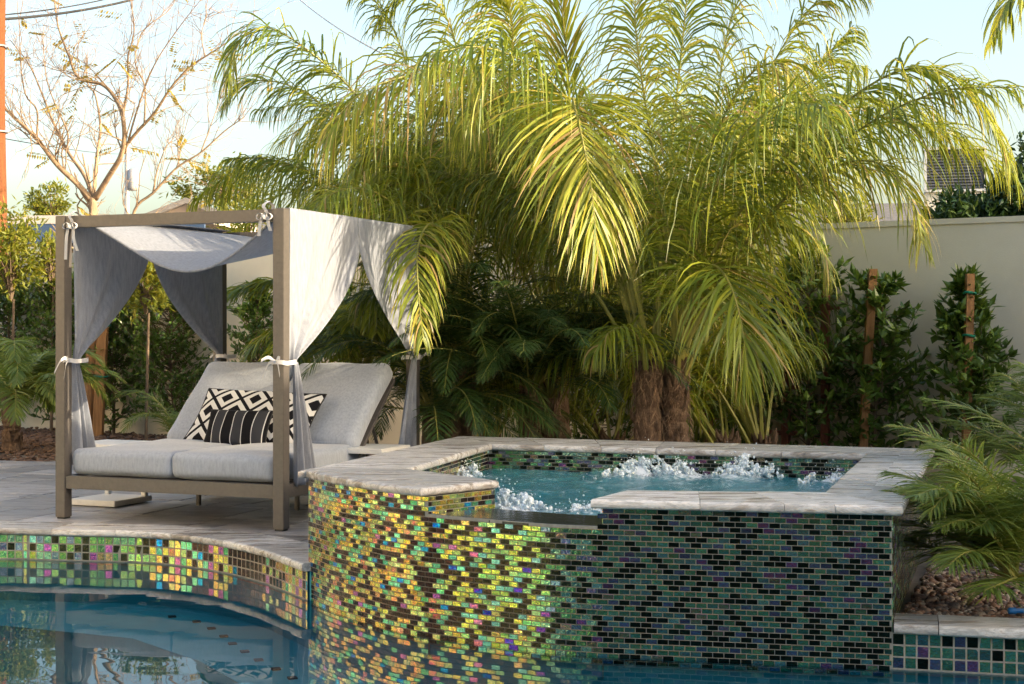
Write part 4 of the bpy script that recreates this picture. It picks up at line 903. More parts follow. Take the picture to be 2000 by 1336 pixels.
# ---------------- palms
def frond(path, n, Lmax, wid, seed, mat, parent, droop=.16, fan=(68, 28), plume=16, start=.16, yellow=0.0, dry=0.0, rr=.013, K=5, name='frond', lift=0.0):
    """one arching leaf: rachis along `path`, two ranks of hanging leaflets"""
    rng = np.random.default_rng(seed); c = catmull(path, 30); T = nrm(np.gradient(c, axis=0)); s = np.linspace(0, 1, 30)
    mb = MB(); mb.tube(c, np.interp(s, [0, .15, 1], [rr * 1.7, rr, rr * .22]), 5, mat=1, tint=(.6, 0, 0), cap=False)
    q = np.concatenate([start + (1 - start) * np.sort(np.clip(np.linspace(0, 1, n) + rng.normal(0, .25 / n, n), 0, 1)) for _ in (0, 1)]); sg = np.repeat([-1., 1.], n); m_ = 2 * n
    O = np.array([np.interp(q, s, c[:, i]) for i in range(3)]).T; Tt = nrm(np.array([np.interp(q, s, T[:, i]) for i in range(3)]).T)
    S = nrm(np.cross(Tt, np.array([0, 0, 1.0])) + 1e-4); U = np.cross(S, Tt); U[U[:, 2] < 0] *= 1
    x = (q - start) / (1 - start); A = np.radians(fan[0] + (fan[1] - fan[0]) * x ** 1.3 + rng.normal(0, 5, m_)); B = np.radians(rng.normal(lift, plume, m_))
    d = Tt * np.cos(A)[:, None] + (S * (sg * np.cos(B))[:, None] + U * np.sin(B)[:, None]) * np.sin(A)[:, None]
    L = Lmax * np.clip(np.interp(x, [0, .12, .35, .7, .92, 1], [.45, .8, 1, .85, .5, .3]) * rng.uniform(.86, 1.1, m_), .05, 2)
    dr = droop * rng.uniform(.6, 1.5, m_); P_ = [O]; W_ = []; Dd = []
    tw = rng.normal(0, .5, m_)
    for k in range(K):
        Dd.append(d); P_.append(P_[-1] + d * (L / K)[:, None]); d = nrm(d + np.array([0, 0, -1.0]) * (dr * (1 + .5 * k))[:, None] + rng.normal(0, .03, (m_, 3)))
    Dd.append(d); prof = np.interp(np.arange(K + 1) / K, [0, .15, .4, .75, 1], [.5, .95, 1, .62, .06]) * wid * .5
    ref = U + rng.normal(0, .35, (m_, 3)); V = []; tint = []
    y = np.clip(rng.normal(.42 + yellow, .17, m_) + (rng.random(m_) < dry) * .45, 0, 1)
    for k in range(K + 1):
        w = nrm(np.cross(Dd[k], ref)) * (prof[k] * rng.uniform(.85, 1.15, m_))[:, None]
        V += [P_[k] + w, P_[k] - w]; tint += [np.column_stack([y, np.full(m_, k / K), np.zeros(m_)])] * 2
    V = np.stack(V, 1).reshape(-1, 3); tint = np.stack(tint, 1).reshape(-1, 3); st = 2 * (K + 1)
    fs = [(i * st + 2 * k, i * st + 2 * k + 1, i * st + 2 * k + 3, i * st + 2 * k + 2) for i in range(m_) for k in range(K)]
    mb.add(V, fs, 0, tint)
    return mb.build(name, [M[mat], M['rachis']], parent)
def arc(base, az, el0, L, end=-50, power=1.5, n=7, wob=0):
    p = np.asarray(base, float); pts = [p]; ds = L / (3 * n)
    for k in range(3 * n):
        u = (k + .5) / (3 * n); el = R(el0 + (end - el0) * u ** power); a = az + wob * u
        p = p + np.array([math.cos(a) * math.cos(el), math.sin(a) * math.cos(el), math.sin(el)]) * ds; pts.append(p)
    return np.array(pts[::3])
def palm_trunk(parent, base, top, r0, r1, seed, rough=.012, fibres=0):
    rng = np.random.default_rng(seed); mb = MB(); n_ = 22; q = np.linspace(0, 1, n_)[:, None]; p = np.asarray(base) + (np.asarray(top) - np.asarray(base)) * q
    rr = r1 + (r0 - r1) * np.linspace(1, 0, n_) ** 1.8 + rough * (np.arange(n_) % 2) + rng.normal(0, rough * .4, n_); mb.tube(p, rr, 12)
    for k in range(46):                                 # stubs of old leaf bases
        u = rng.random(); a = rng.uniform(0, 6.28); c_ = p[0] + (p[-1] - p[0]) * u; r_ = r0 + (r1 - r0) * u; d = np.array([math.cos(a), math.sin(a), 1.1])
        mb.tube([c_ + d * (r_ * .6) * (1, 1, 0), c_ + np.array([d[0] * r_ * 1.05, d[1] * r_ * 1.05, .05]), c_ + np.array([d[0] * r_ * 1.22, d[1] * r_ * 1.22, .11])], [.028, .02, .005], 5)
    mb.build('trunk', M['palmtrunk'], parent)
    if fibres:
        fb = MB()
        for k in range(fibres):
            u = rng.random() ** .8; a = rng.uniform(0, 6.28); r_ = (r0 + (r1 - r0) * u) * 1.08; c_ = p[0] + (p[-1] - p[0]) * u + np.array([math.cos(a) * r_, math.sin(a) * r_, 0]); sl_ = rng.uniform(-.6, .6)
            fb.tube([c_, c_ + np.array([math.cos(a + sl_) * .02 - math.sin(a) * sl_ * .1, math.sin(a + sl_) * .02 + math.cos(a) * sl_ * .1, rng.uniform(-.12, -.03)])], [.0035, .0015], 3, cap=False)
        fb.build('fibre', M['fibre'], parent)
def queen(name, label, base, th, nf, seed, Lr=(2.9, 3.7), els=(62, 86), hero=(), tr=(.135, .085), yellow=0.0, azr=None, fibres=0, n=118, tall=None):
    rng = np.random.default_rng(seed); t = empty(name, (0, 0, 0)); tag(t, label, 'palm tree', 'queen palms behind the spa')
    b = np.asarray(base, float); top = b + (rng.normal(0, .03), rng.normal(0, .03), th); palm_trunk(t, b, top, tr[0], tr[1], seed, fibres=fibres)
    for k in range(nf):
        az = rng.uniform(0, 6.28) if azr is None else rng.uniform(*azr)
        if math.sin(az) < -.25 and rng.random() < .6: az = -az
        el = rng.uniform(*els); L = rng.uniform(*Lr)
        st = top + np.array([math.cos(az) * .05, math.sin(az) * .05, -rng.uniform(0, .25)])
        frond(arc(st, az, el, L, rng.uniform(-50, -5), rng.uniform(1.3, 1.9), wob=rng.normal(0, .25)), n, rng.uniform(.55, .95), rng.uniform(.010, .0145), seed * 100 + k, 'queen', t, droop=rng.uniform(.25, .75), plume=36, yellow=yellow + rng.normal(0, .16), dry=.06, start=.22, rr=.014)
    for k, (pts, Lm, kw) in enumerate(hero):
        path = [np.asarray(p) if len(p) == 3 and abs(p[0]) < 50 else at(*p) for p in pts]
        a = dict(droop=.4, plume=22, yellow=.12, dry=.06, start=.12, rr=.015); a.update(kw); nn_ = int(a.pop('n', 70) * 1.8); w_ = a.pop('wid', .032) * .46
        frond(path, nn_, Lm, w_, seed * 100 + 60 + k, 'queen', t, **a)
    return t
c1 = at(1266, 700, 11.3); c1b = at(1318, 700, 11.35)
queen('queen_palm', 'queen palm with fibrous trunk right behind the spa, left stem of the twin', (c1[0], c1[1], -.03), 1.05, 9, 11, hero=[
    ([(1270, 700, 11.2), (1240, 560, 11.0), (1175, 330, 10.7), (1135, 215, 10.4), (1120, 195, 10.1), (1135, 260, 9.85), (1155, 370, 9.75), (1168, 500, 9.72)], .82, dict(start=.42, yellow=.28, droop=.13, fan=(72, 26), n=64, wid=.034, lift=-5, plume=12)),
    ([(1285, 690, 11.3), (1290, 500, 11.4), (1312, 280, 11.4), (1335, 60, 11.3), (1350, -90, 11.1)], .75, dict(start=.25, yellow=0, droop=.35, n=70)),
    ([(1262, 720, 11.2), (1250, 670, 11.1), (1225, 640, 10.95), (1190, 650, 10.8), (1160, 690, 10.7)], .45, dict(n=34, yellow=.1)),
], fibres=260, azr=(2.2, 5.2))
queen('queen_palm', 'queen palm with fibrous trunk right behind the spa, right stem of the twin', (c1b[0], c1b[1], -.03), 1.05, 8, 12, hero=[
    ([(1325, 690, 11.3), (1360, 560, 11.1), (1440, 420, 10.9), (1560, 280, 10.6), (1690, 172, 10.3), (1790, 132, 10.1), (1880, 165, 9.95), (1945, 250, 9.85), (1985, 350, 9.8)], .72, dict(start=.3, yellow=.14, droop=.3, n=74, wid=.036)),
    ([(1330, 690, 11.2), (1400, 560, 11.0), (1500, 420, 10.7), (1620, 330, 10.5), (1720, 320, 10.3), (1785, 400, 10.2), (1800, 470, 10.15)], .7, dict(start=.25, yellow=.25, droop=.28, n=60, wid=.034)),
    ([(1325, 690, 11.2), (1345, 590, 11.0), (1385, 520, 10.75), (1420, 545, 10.5), (1445, 620, 10.35), (1462, 730, 10.3)], .78, dict(start=.22, yellow=.05, droop=.15, n=52, wid=.038, fan=(75, 22))),
    ([(1330, 700, 11.3), (1370, 540, 11.2), (1440, 440, 11.1), (1530, 430, 10.9), (1600, 480, 10.8), (1620, 540, 10.75)], .6, dict(yellow=.22, n=48)),
    ([(1330, 690, 11.35), (1380, 480, 11.5), (1450, 250, 11.6), (1530, 90, 11.6), (1600, 0, 11.5), (1680, -20, 11.4)], .7, dict(start=.25, n=70)),
    ([(1330, 690, 11.4), (1370, 430, 11.7), (1400, 200, 11.9), (1430, 30, 11.9), (1490, -60, 11.8), (1560, -40, 11.7)], .72, dict(start=.28, yellow=.22, n=74)),
    ([(1325, 690, 11.4), (1350, 450, 11.2), (1400, 260, 10.9), (1470, 140, 10.7), (1540, 130, 10.5), (1590, 220, 10.4), (1610, 320, 10.4)], .7, dict(start=.3, yellow=.3, droop=.4)),
    ([(1320, 690, 11.3), (1300, 450, 11.0), (1260, 200, 10.8), (1240, 20, 10.7), (1260, -80, 10.6)], .62, dict(start=.3, yellow=.25)),
], fibres=260, azr=(-1.6, 1.6))
c2 = at(880, 800, 12.6)
queen('queen_palm', 'queen palm at the back right corner of the daybed with fronds arching left', (c2[0], c2[1], -.03), 1.0, 10, 13, hero=[
    ([(880, 600, 12.5), (850, 450, 12.4), (790, 320, 12.2), (700, 190, 12.0), (610, 105, 11.8), (520, 52, 11.6), (465, 85, 11.5), (445, 160, 11.45)], .72, dict(start=.3, yellow=-.08, droop=.3, n=70)),
    ([(875, 600, 12.5), (820, 470, 12.6), (730, 330, 12.7), (640, 215, 12.7), (560, 165, 12.6), (480, 160, 12.5), (440, 200, 12.4)], .6, dict(start=.3, yellow=-.12, droop=.22, n=64)),
    ([(870, 640, 12.4), (790, 520, 12.5), (690, 400, 12.6), (600, 335, 12.6), (520, 310, 12.5), (450, 310, 12.4)], .55, dict(start=.3, yellow=-.1, n=60)),
    ([(890, 600, 12.4), (930, 400, 12.1), (985, 220, 11.6), (940, 155, 11.2), (850, 140, 10.9), (740, 165, 10.6), (670, 215, 10.4), (640, 290, 10.35)], .92, dict(start=.36, yellow=.2, droop=.42, n=60, wid=.036, dry=.25)),
    ([(885, 640, 12.3), (880, 520, 11.9), (862, 450, 11.5), (835, 440, 11.1), (815, 490, 10.75), (818, 580, 10.6), (826, 660, 10.55)], .5, dict(start=.3, yellow=.25, droop=.24, n=46)),
    ([(880, 620, 12.5), (860, 400, 12.7), (810, 180, 12.8), (760, 40, 12.8), (700, -30, 12.7)], .65, dict(start=.28, yellow=.0, n=66)),
    ([(885, 620, 12.6), (900, 400, 12.8), (905, 180, 12.9), (870, 30, 12.8), (800, -20, 12.7), (740, 40, 12.6)], .7, dict(start=.3, yellow=.05)),
    ([(890, 620, 12.6), (950, 380, 12.5), (990, 180, 12.3), (1000, 40, 12.1), (960, -40, 11.9)], .7, dict(start=.3, yellow=.2)),
    ([(885, 620, 12.3), (840, 430, 12.0), (800, 330, 11.8), (740, 290, 11.6), (690, 330, 11.5)], .6, dict(start=.3, yellow=.1)),
], azr=(1.0, 4.6))
c3 = at(1085, 800, 13.0)
queen('queen_palm', 'tall queen palm in the middle of the clump rising out of the picture', (c3[0], c3[1], -.03), 1.25, 13, 14, Lr=(3.0, 3.9), els=(66, 88), hero=[
    ([(1090, 600, 12.9), (1050, 350, 12.7), (1010, 120, 12.5), (960, -40, 12.3), (880, -60, 12.1)], .75, dict(start=.25, yellow=.1)),
    ([(1095, 600, 12.9), (1110, 400, 12.3), (1112, 200, 11.6), (1100, 40, 11.2), (1080, -80, 11.0)], .6, dict(start=.3, yellow=.35, fan=(30, 15), droop=.08, n=44)),
])
c4 = at(1500, 800, 13.2)
queen('queen_palm', 'queen palm nearest the bare wall at the right of the clump', (c4[0], c4[1], -.03), 0.35, 10, 15, azr=(1.0, 4.4), hero=[
    ([(1500, 600, 13.1), (1520, 420, 13.0), (1560, 250, 12.9), (1600, 130, 12.7), (1660, 60, 12.5)], .7, dict(start=.28, yellow=.05)),
])
p = at(960, 800, 12.9)
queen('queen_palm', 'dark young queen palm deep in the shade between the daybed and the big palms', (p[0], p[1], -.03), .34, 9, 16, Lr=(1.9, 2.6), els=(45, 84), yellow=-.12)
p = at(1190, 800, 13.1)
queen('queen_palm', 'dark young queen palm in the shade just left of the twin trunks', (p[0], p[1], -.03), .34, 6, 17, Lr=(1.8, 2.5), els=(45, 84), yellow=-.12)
p = at(1420, 800, 13.0)
queen('queen_palm', 'young queen palm in the shade right of the twin trunks', (p[0], p[1], -.03), .34, 5, 18, Lr=(1.9, 2.5), els=(50, 84), yellow=-.05, azr=(1.2, 4.2))
# frond tips hanging in from a palm beyond the right edge
t = empty('palm_tree', (0, 0, 0)); tag(t, 'palm beyond the right edge whose frond tips hang into the top corner', 'palm tree')
tp = np.array([4.6, 9.6, 3.6]); palm_trunk(t, (4.75, 9.7, -.03), tp, .13, .1, 77)
frond([tp, at(2160, -60, 9.5), at(2040, -55, 9.4), at(1975, -5, 9.3), at(1940, 70, 9.25)], 44, .5, .03, 771, 'queen', t, droop=.3, start=.2, yellow=.1)
for k in range(9): frond(arc(tp, -1.1 + k * .27, 70 - 5 * (k % 3), 2.4, -50), 40, .55, .03, 780 + k, 'queen', t, droop=.25, yellow=.05)

# shaded pygmy date palms under the big fronds
def date_palm(label, base, th, nf, seed, L=(1.0, 1.5), mat='pygmy', lm=.2, wid=.0085, els=(15, 78), tr=(.085, .075), end=(-75, -35), name='date_palm', n=78, azr=(0, 6.28), cat='palm tree', group='small date palms', rr=.008, droop=(.05, .14), yellow=0):
    rng = np.random.default_rng(seed); t = empty(name, (0, 0, 0)); tag(t, label, cat, group); b = np.asarray(base, float); top = b + (rng.normal(0, .02), 0, th)
    if th > .15: palm_trunk(t, b, top, tr[0], tr[1], seed)
    for k in range(nf):
        az = rng.uniform(*azr); el = els[0] + (els[1] - els[0]) * rng.random(); l_ = rng.uniform(*L)
        frond(arc(top, az, el, l_, rng.uniform(*end), rng.uniform(1.1, 1.6), wob=rng.normal(0, .2)), n, lm * rng.uniform(.85, 1.15), wid, seed * 100 + k, mat, t, droop=rng.uniform(*droop), plume=12, fan=(62, 25), start=.14, rr=rr, K=4, yellow=yellow + rng.normal(0, .1), dry=.03)
    return t
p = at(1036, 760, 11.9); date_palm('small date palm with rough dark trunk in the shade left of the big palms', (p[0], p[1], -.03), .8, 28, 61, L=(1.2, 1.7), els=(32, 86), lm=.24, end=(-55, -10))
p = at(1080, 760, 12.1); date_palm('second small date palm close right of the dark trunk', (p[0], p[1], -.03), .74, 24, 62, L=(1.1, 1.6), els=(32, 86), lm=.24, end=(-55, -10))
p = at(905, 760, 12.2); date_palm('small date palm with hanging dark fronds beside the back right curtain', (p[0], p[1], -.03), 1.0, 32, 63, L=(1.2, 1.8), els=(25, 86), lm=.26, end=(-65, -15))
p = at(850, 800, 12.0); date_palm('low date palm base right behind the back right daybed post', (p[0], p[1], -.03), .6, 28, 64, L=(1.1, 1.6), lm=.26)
p = at(25, 760, 16.0); date_palm('small arching palm at the left edge in front of the ficus', (p[0], p[1], -.03), .55, 22, 65, L=(1.0, 1.5), lm=.3, wid=.016, mat='feather')
p = at(345, 800, 15.5); date_palm('young palm shoots beside the left backrest', (p[0], p[1], -.03), .1, 7, 66, L=(.7, 1.1), els=(60, 85), lm=.22, mat='feather')
p = at(700, 800, 13.4); date_palm('palm with hanging fronds behind the daybed between its back curtains', (p[0], p[1], -.03), .9, 20, 69, L=(1.3, 1.9), lm=.4, wid=.02, mat='queen', els=(35, 80), yellow=-.1, droop=(.15, .3))
# bright feathery palms in the gravel bed beside the spa
p = on(1987, 1182, 0); date_palm('bright green feathery palm growing from the gravel beside the spa', (p[0], p[1], 0), .12, 34, 67, L=(.65, 1.05), els=(10, 89), end=(-35, 10), mat='feather', lm=.24, wid=.0085, rr=.009, azr=(1.2, 5.6), n=64)
date_palm('bright feathery palm behind the first, reaching over the spa coping', (3.02, 8.2, 0), .3, 40, 68, L=(.85, 1.25), els=(40, 89), end=(-50, 10), azr=(-2.5, 2.5), mat='feather', lm=.24, wid=.0085, rr=.009, n=64)

# ---------------- planting beds
def rocks(name, label, poly, n_, size, seed, mat, parent=None, z=-.02, flat=.7, test=None):
    rng = np.random.default_rng(seed); mb = MB(); ph = (1 + 5 ** .5) / 2
    iv = nrm(np.array([(-1, ph, 0), (1, ph, 0), (-1, -ph, 0), (1, -ph, 0), (0, -1, ph), (0, 1, ph), (0, -1, -ph), (0, 1, -ph), (ph, 0, -1), (ph, 0, 1), (-ph, 0, -1), (-ph, 0, 1)], float))
    if_ = [(0, 11, 5), (0, 5, 1), (0, 1, 7), (0, 7, 10), (0, 10, 11), (1, 5, 9), (5, 11, 4), (11, 10, 2), (10, 7, 6), (7, 1, 8), (3, 9, 4), (3, 4, 2), (3, 2, 6), (3, 6, 8), (3, 8, 9), (4, 9, 5), (2, 4, 11), (6, 2, 10), (8, 6, 7), (9, 8, 1)]
    P_ = np.array(poly); lo, hi = P_.min(0), P_.max(0); k = 0
    while k < n_:
        p = rng.uniform(lo, hi)
        if not inside(p, poly): continue
        s = size * rng.lognormal(0, .32); q, _ = np.linalg.qr(rng.normal(0, 1, (3, 3))); sc = np.array([1.15, .85, .8]) * rng.uniform(.8, 1.2, 3)
        v = (iv * rng.uniform(.82, 1.12, (12, 1)) * sc * s) @ q; v[:, 2] *= flat
        mb.add(v + (p[0], p[1], z + rng.uniform(0, size * .9)), if_, 0, (rng.random(), 0, 0)); k += 1
    o = mb.build(name, M[mat], parent, smooth=(mat == 'pebble')); tag(o, label, 'gravel', None, 'stuff'); return o
rocks('gravel', 'brown and grey river pebbles filling the bed beside the spa', [(1.70, 6.72), (2.9, 6.42), (3.3, 8.6), (2.45, 8.8)], 6000, .0145, 1, 'pebble', z=-.02)
rocks('mulch', 'dark wood mulch in the planting bed behind the deck', [(-7.3, 15.1), (-3.4, 14.4), (-1.2, 13.2), (-.2, 12.2), (.2, 15.4), (-7.3, 20.4)], 5200, .03, 2, 'mulch', z=-.02, flat=.5)
c = on(1985, 1195, .02); t = empty('hose_fitting', (c[0], c[1], .012)); tag(t, 'small bright blue hose fitting lying on the pebbles at the right edge', 'hose fitting')
mb = MB(); mb.tube([(-.035, 0, .012), (-.03, 0, .012), (-.005, 0, .012), (0, 0, .012), (.05, .004, .012)], [.011, .015, .015, .011, .011], 10); mb.build('connector', M['blue_plastic'], t, smooth=True)
mb = MB(); mb.tube([(.05, .004, .012), (.2, .03, .012), (.5, .1, .01)], .009, 8); mb.build('hose', M['black'], t, smooth=True)

# ================================================================== THE DAYBED
YAW = R(-22.3)
BW, BD, BH, PW = 1.735, 1.94, 2.0, .076
bed = empty('daybed', (-3.018, 10.149, 0), YAW); tag(bed, 'canopied daybed with taupe posts, grey linen curtains and reclined grey cushions', 'daybed')
def bm_box(c, h, name, mat='bronze', bev=.003, parent=bed):
    bm = bmesh.new(); bmesh.ops.create_cube(bm, size=2.0)
    for v in bm.verts: v.co = Vector((v.co.x * h[0], v.co.y * h[1], v.co.z * h[2]))
    bmesh.ops.bevel(bm, geom=bm.edges[:], offset=bev, segments=2, affect='EDGES')
    me = bpy.data.meshes.new(name); bm.to_mesh(me); bm.free(); me.materials.append(M[mat]); return link(name, me, parent, c)
for u in (PW / 2, BW - PW / 2):
    for v in (PW / 2, BD - PW / 2):
        po = bm_box((u, v, BH / 2 + .006), (PW / 2, PW / 2, BH / 2 - .006), 'post')
        bm_box((0, 0, -BH / 2 + .0), (PW / 2 - .008, PW / 2 - .008, .006), 'foot_pad', 'black', .001, po)
for v in (PW / 2 + .002, BD - PW / 2): bm_box((BW / 2, v, BH - .041), (BW / 2 - PW - .001, .034, .038), 'beam')
for u in (PW / 2, BW - PW / 2): bm_box((u, BD / 2, BH - .041), (.034, BD / 2 - PW - .001, .038), 'beam')
bm_box((BW / 2, PW / 2, .243), (BW / 2 - PW - .001, .03, .042), 'rail'); bm_box((BW / 2, BD - PW / 2, .243), (BW / 2 - PW - .001, .03, .042), 'rail')
for u in (PW / 2, BW - PW / 2): bm_box((u, BD / 2, .243), (.03, BD / 2 - PW - .001, .042), 'rail')
for k in range(9): bm_box((BW / 2, .2 + k * .2, .262), (BW / 2 - PW - .03, .035, .01), 'slat')
for u in (BW * .27, BW * .73):                          # leg struts under the middle
    bm_box((u, BD * .5, .11), (.014, .014, .105), 'strut'); 
# cushions
hw = (BW - 2 * PW) / 4
for k, u in enumerate((PW + hw + .006, BW - PW - hw - .006)):
    mb = MB(); rbox(mb, (u, .03 + .58, .375), (hw - .002, .56, .084), .045, n=22, puff=(.004, .012, .02), seed=3 + k, wr=.0042); mb.build('seat_cushion', M['cushion'], bed, smooth=True)
    # reclined back
    al = R(43); A = np.array([[1, 0, 0], [0, math.cos(al), math.sin(al)], [0, -math.sin(al), math.cos(al)]]); L_ = .385
    c = np.array([u + .02, 1.125, .40]) + A[1] * L_ + A[2] * .055
    mb = MB(); rbox(mb, c, (hw - .018, L_ + .015, .072), .058, A, n=22, puff=(.004, .01, .022), seed=13 + k, wr=.0042); mb.build('back_cushion', M['cushion'], bed, smooth=True)
    mb = MB(); mb.box(c - A[2] * .088, (hw - .02, L_ - .02, .012), axes=A); mb.build('back_frame', M['bronze'], bed)
    q0 = c - A[2] * .09 + A[1] * .1; 
    for du in (-.25, .25): mb = MB(); mb.tube([q0 + (du, 0, 0), (u + du, 1.78, .27)], .012, 8); mb.build('back_strut', M['bronze'], bed)
# canopy slung between the side beams: front edge sags, back edge nearly taut
nu, nv = 40, 26; G = np.zeros((nu, nv, 3)); 
for i, s in enumerate(np.linspace(0, 1, nu)):
    for j, q in enumerate(np.linspace(0, 1, nv)):
        u = .05 + s * (BW - .10); v = .10 + q * 1.72
        sh = (math.sin(math.pi * s ** 1.25) ** 1.12); sag = .36 * (1 - q) ** 1.0 + .10 * q
        G[i, j] = (u, v, 1.992 - sag * sh + .006 * math.sin(9 * s + 3 * q) * sh - .012 * math.exp(-((q - .55 - .1 * s) / .05) ** 2) * sh)
mb = MB(); mb.grid(G); ca_ = mb.build('canopy', M['linen'], bed, smooth=True)
mb = MB(); mb.tube(G[:, 0] + (0, -.002, -.004), .009, 6); mb.build('hem', M['linen'], ca_, smooth=True)
# side curtains, tied back to each post
def curtain(u0, sgn, vpost, vdir, Lw, tail, seed, apex=.16, tie_z=1.045, out=.012, full=1.0):
    """u0: plane of the side; sgn: outward; vpost: post centre along the side; vdir: towards mid-side"""
    rng = np.random.default_rng(seed); ph_ = rng.uniform(0, 6.28, 5)
    n_s, n_t = 46, 44; G = np.zeros((n_s, n_t, 3)); ztop = 2.004
    vt = vpost + vdir * .055; ut = u0 + sgn * (-.0)
    for i, s in enumerate(np.linspace(0, 1, n_s)):
        for j, t in enumerate(np.linspace(0, 1, n_t)):
            z = ztop + (tie_z - ztop) * t
            zb = max(0, (ztop - z - apex * s ** 3) / (ztop - tie_z - apex * s ** 3)) if s > .6 else t
            w = Lw * (1 - (.985 * zb ** (1.3 + .35 * s))) 
            v = vpost + vdir * (.035 + s * w + .02 * t)
            fold = (math.sin(s * 15 + ph_[0] + 1.5 * t) * .55 + math.sin(s * 27 + ph_[1] - 2 * t) * .35) * (.006 + .045 * t * (1 - t * .25)) * (.4 + .6 * s)
            # the free edge rolls outward
            roll = .05 * math.exp(-((1 - s) / .12) ** 2) * math.sin(math.pi * min(1, t * 1.05)) * .8
            G[i, j] = (u0 + sgn * (out + roll * .6) + fold, v, z)
    mb = MB(); mb.grid(G); 
    # top edge folded over the beam
    top = np.stack([G[:, 0], G[:, 0] * (0, 1, 1) + (u0 - sgn * .085, 0, .0)], 1); top[:, 1, 2] += .002; mb.grid(top)
    # tail below the tie
    n2 = 26; H = np.zeros((n_s, n2, 3))
    for i, s in enumerate(np.linspace(0, 1, n_s)):
        for j, t in enumerate(np.linspace(0, 1, n2)):
            z = tie_z + (tail - tie_z) * t + .03 * (s - .5) * t; wd_ = (.045 + .13 * t ** .8) * full
            a = s * 2 * math.pi * 1.35 + ph_[2]
            H[i, j] = (u0 + sgn * (out + .012) + math.sin(a * 2 + 1.2 * t) * .028 * (.35 + t), vpost + vdir * (.035 + .02 + s * wd_ + .04 * t) + math.sin(a * 1.3 + ph_[3]) * .012 * t, z)
    b = 0; mb.grid(H)
    cu = mb.build('curtain', M['linen'], bed, smooth=True)
    sd = cu.modifiers.new('thickness', 'SOLIDIFY'); sd.thickness = .0025
    # tie: band round post and cloth, with a bow
    tb = MB(); zc = tie_z; pts = []
    for a in np.linspace(0, 2 * math.pi, 25):
        x = math.copysign(abs(math.cos(a)) ** .6, math.cos(a)) * .055; y = math.copysign(abs(math.sin(a)) ** .6, math.sin(a)) * .085
        pts.append((u0 - sgn * .03 + x * 1.1, vpost + vdir * .03 + y, zc + .004 * math.sin(3 * a)))
    rb = np.array(pts); tb.grid(np.stack([rb + (0, 0, .014), rb - (0, 0, .014)], 1))
    for k in range(4):
        a0 = np.array([u0 + sgn * .03 - sgn * .07, vpost - vdir * .058, zc]) if vdir > 0 else np.array([u0 + sgn * .035, vpost + .0, zc])
        d = rng.normal(0, 1, 3) * (1, .6, .35) + (-.9 if k % 2 else .5, -.5, .25 if k < 2 else -.5); d = nrm(d)
        p = [a0, a0 + d * .045 + (0, 0, .015), a0 + d * .095 + (0, 0, -.005 - .02 * k)]; p = catmull(p, 7); tb.grid(np.stack([p + (0, .002, .011), p - (0, .002, .011)], 1))
    tb.build('tie', M['tie'], cu, smooth=True)
vf, vb = PW / 2, BD - PW / 2
curtain(BW - .004, 1, vf, 1, .895, .28, 1, out=.008, full=1.25)
curtain(BW - .004, 1, vb, -1, .895, .36, 2, out=.008, full=1.5)
curtain(.082, -1, vf, 1, .895, .36, 3, out=.0)
curtain(.082, -1, vb, -1, .895, .36, 4, out=.0)
# bows where the canopy is tied to the front corners
def bow(c, seed, length):
    rng = np.random.default_rng(seed); tb = MB(); c = np.asarray(c, float)
    for k in range(2):
        p = catmull([c + (.02 * (k * 2 - 1), -.012, 0), c + (.03 * (k * 2 - 1), -.02, -length * .4), c + (.045 * (k * 2 - 1) + rng.normal(0, .01), -.012, -length * (1 - .25 * k))], 9)
        tb.grid(np.stack([p + (.012, 0, 0), p - (.012, 0, 0)], 1))
    for sg in (-1, 1):
        a = np.linspace(0, 6.28, 15); lp_ = np.column_stack([c[0] + sg * (.028 + .028 * np.cos(a)), np.full(15, c[1] - .02) - .01 * np.sin(a / 2), c[2] + .022 * np.sin(a)])
        tb.grid(np.stack([lp_ + (0, .009, 0), lp_ - (0, .009, 0)], 1))
    tb.tube([c + (-.014, -.02, 0), c + (.014, -.02, 0)], .016, 8)
    w = np.array([(c[0] + .012 * math.sin(4 * x), c[1] + (.046 * math.cos(x) + .03), c[2] + .05 + .05 * math.sin(x)) for x in np.linspace(0, 6.28, 20)]); tb.grid(np.stack([w + (.012, 0, 0), w - (.012, 0, 0)], 1))
    tb.build('bow', M['tie'], bed, smooth=True)
bow((.135, .0, 1.93), 1, .22); bow((BW - .125, .0, 1.95), 2, .12)

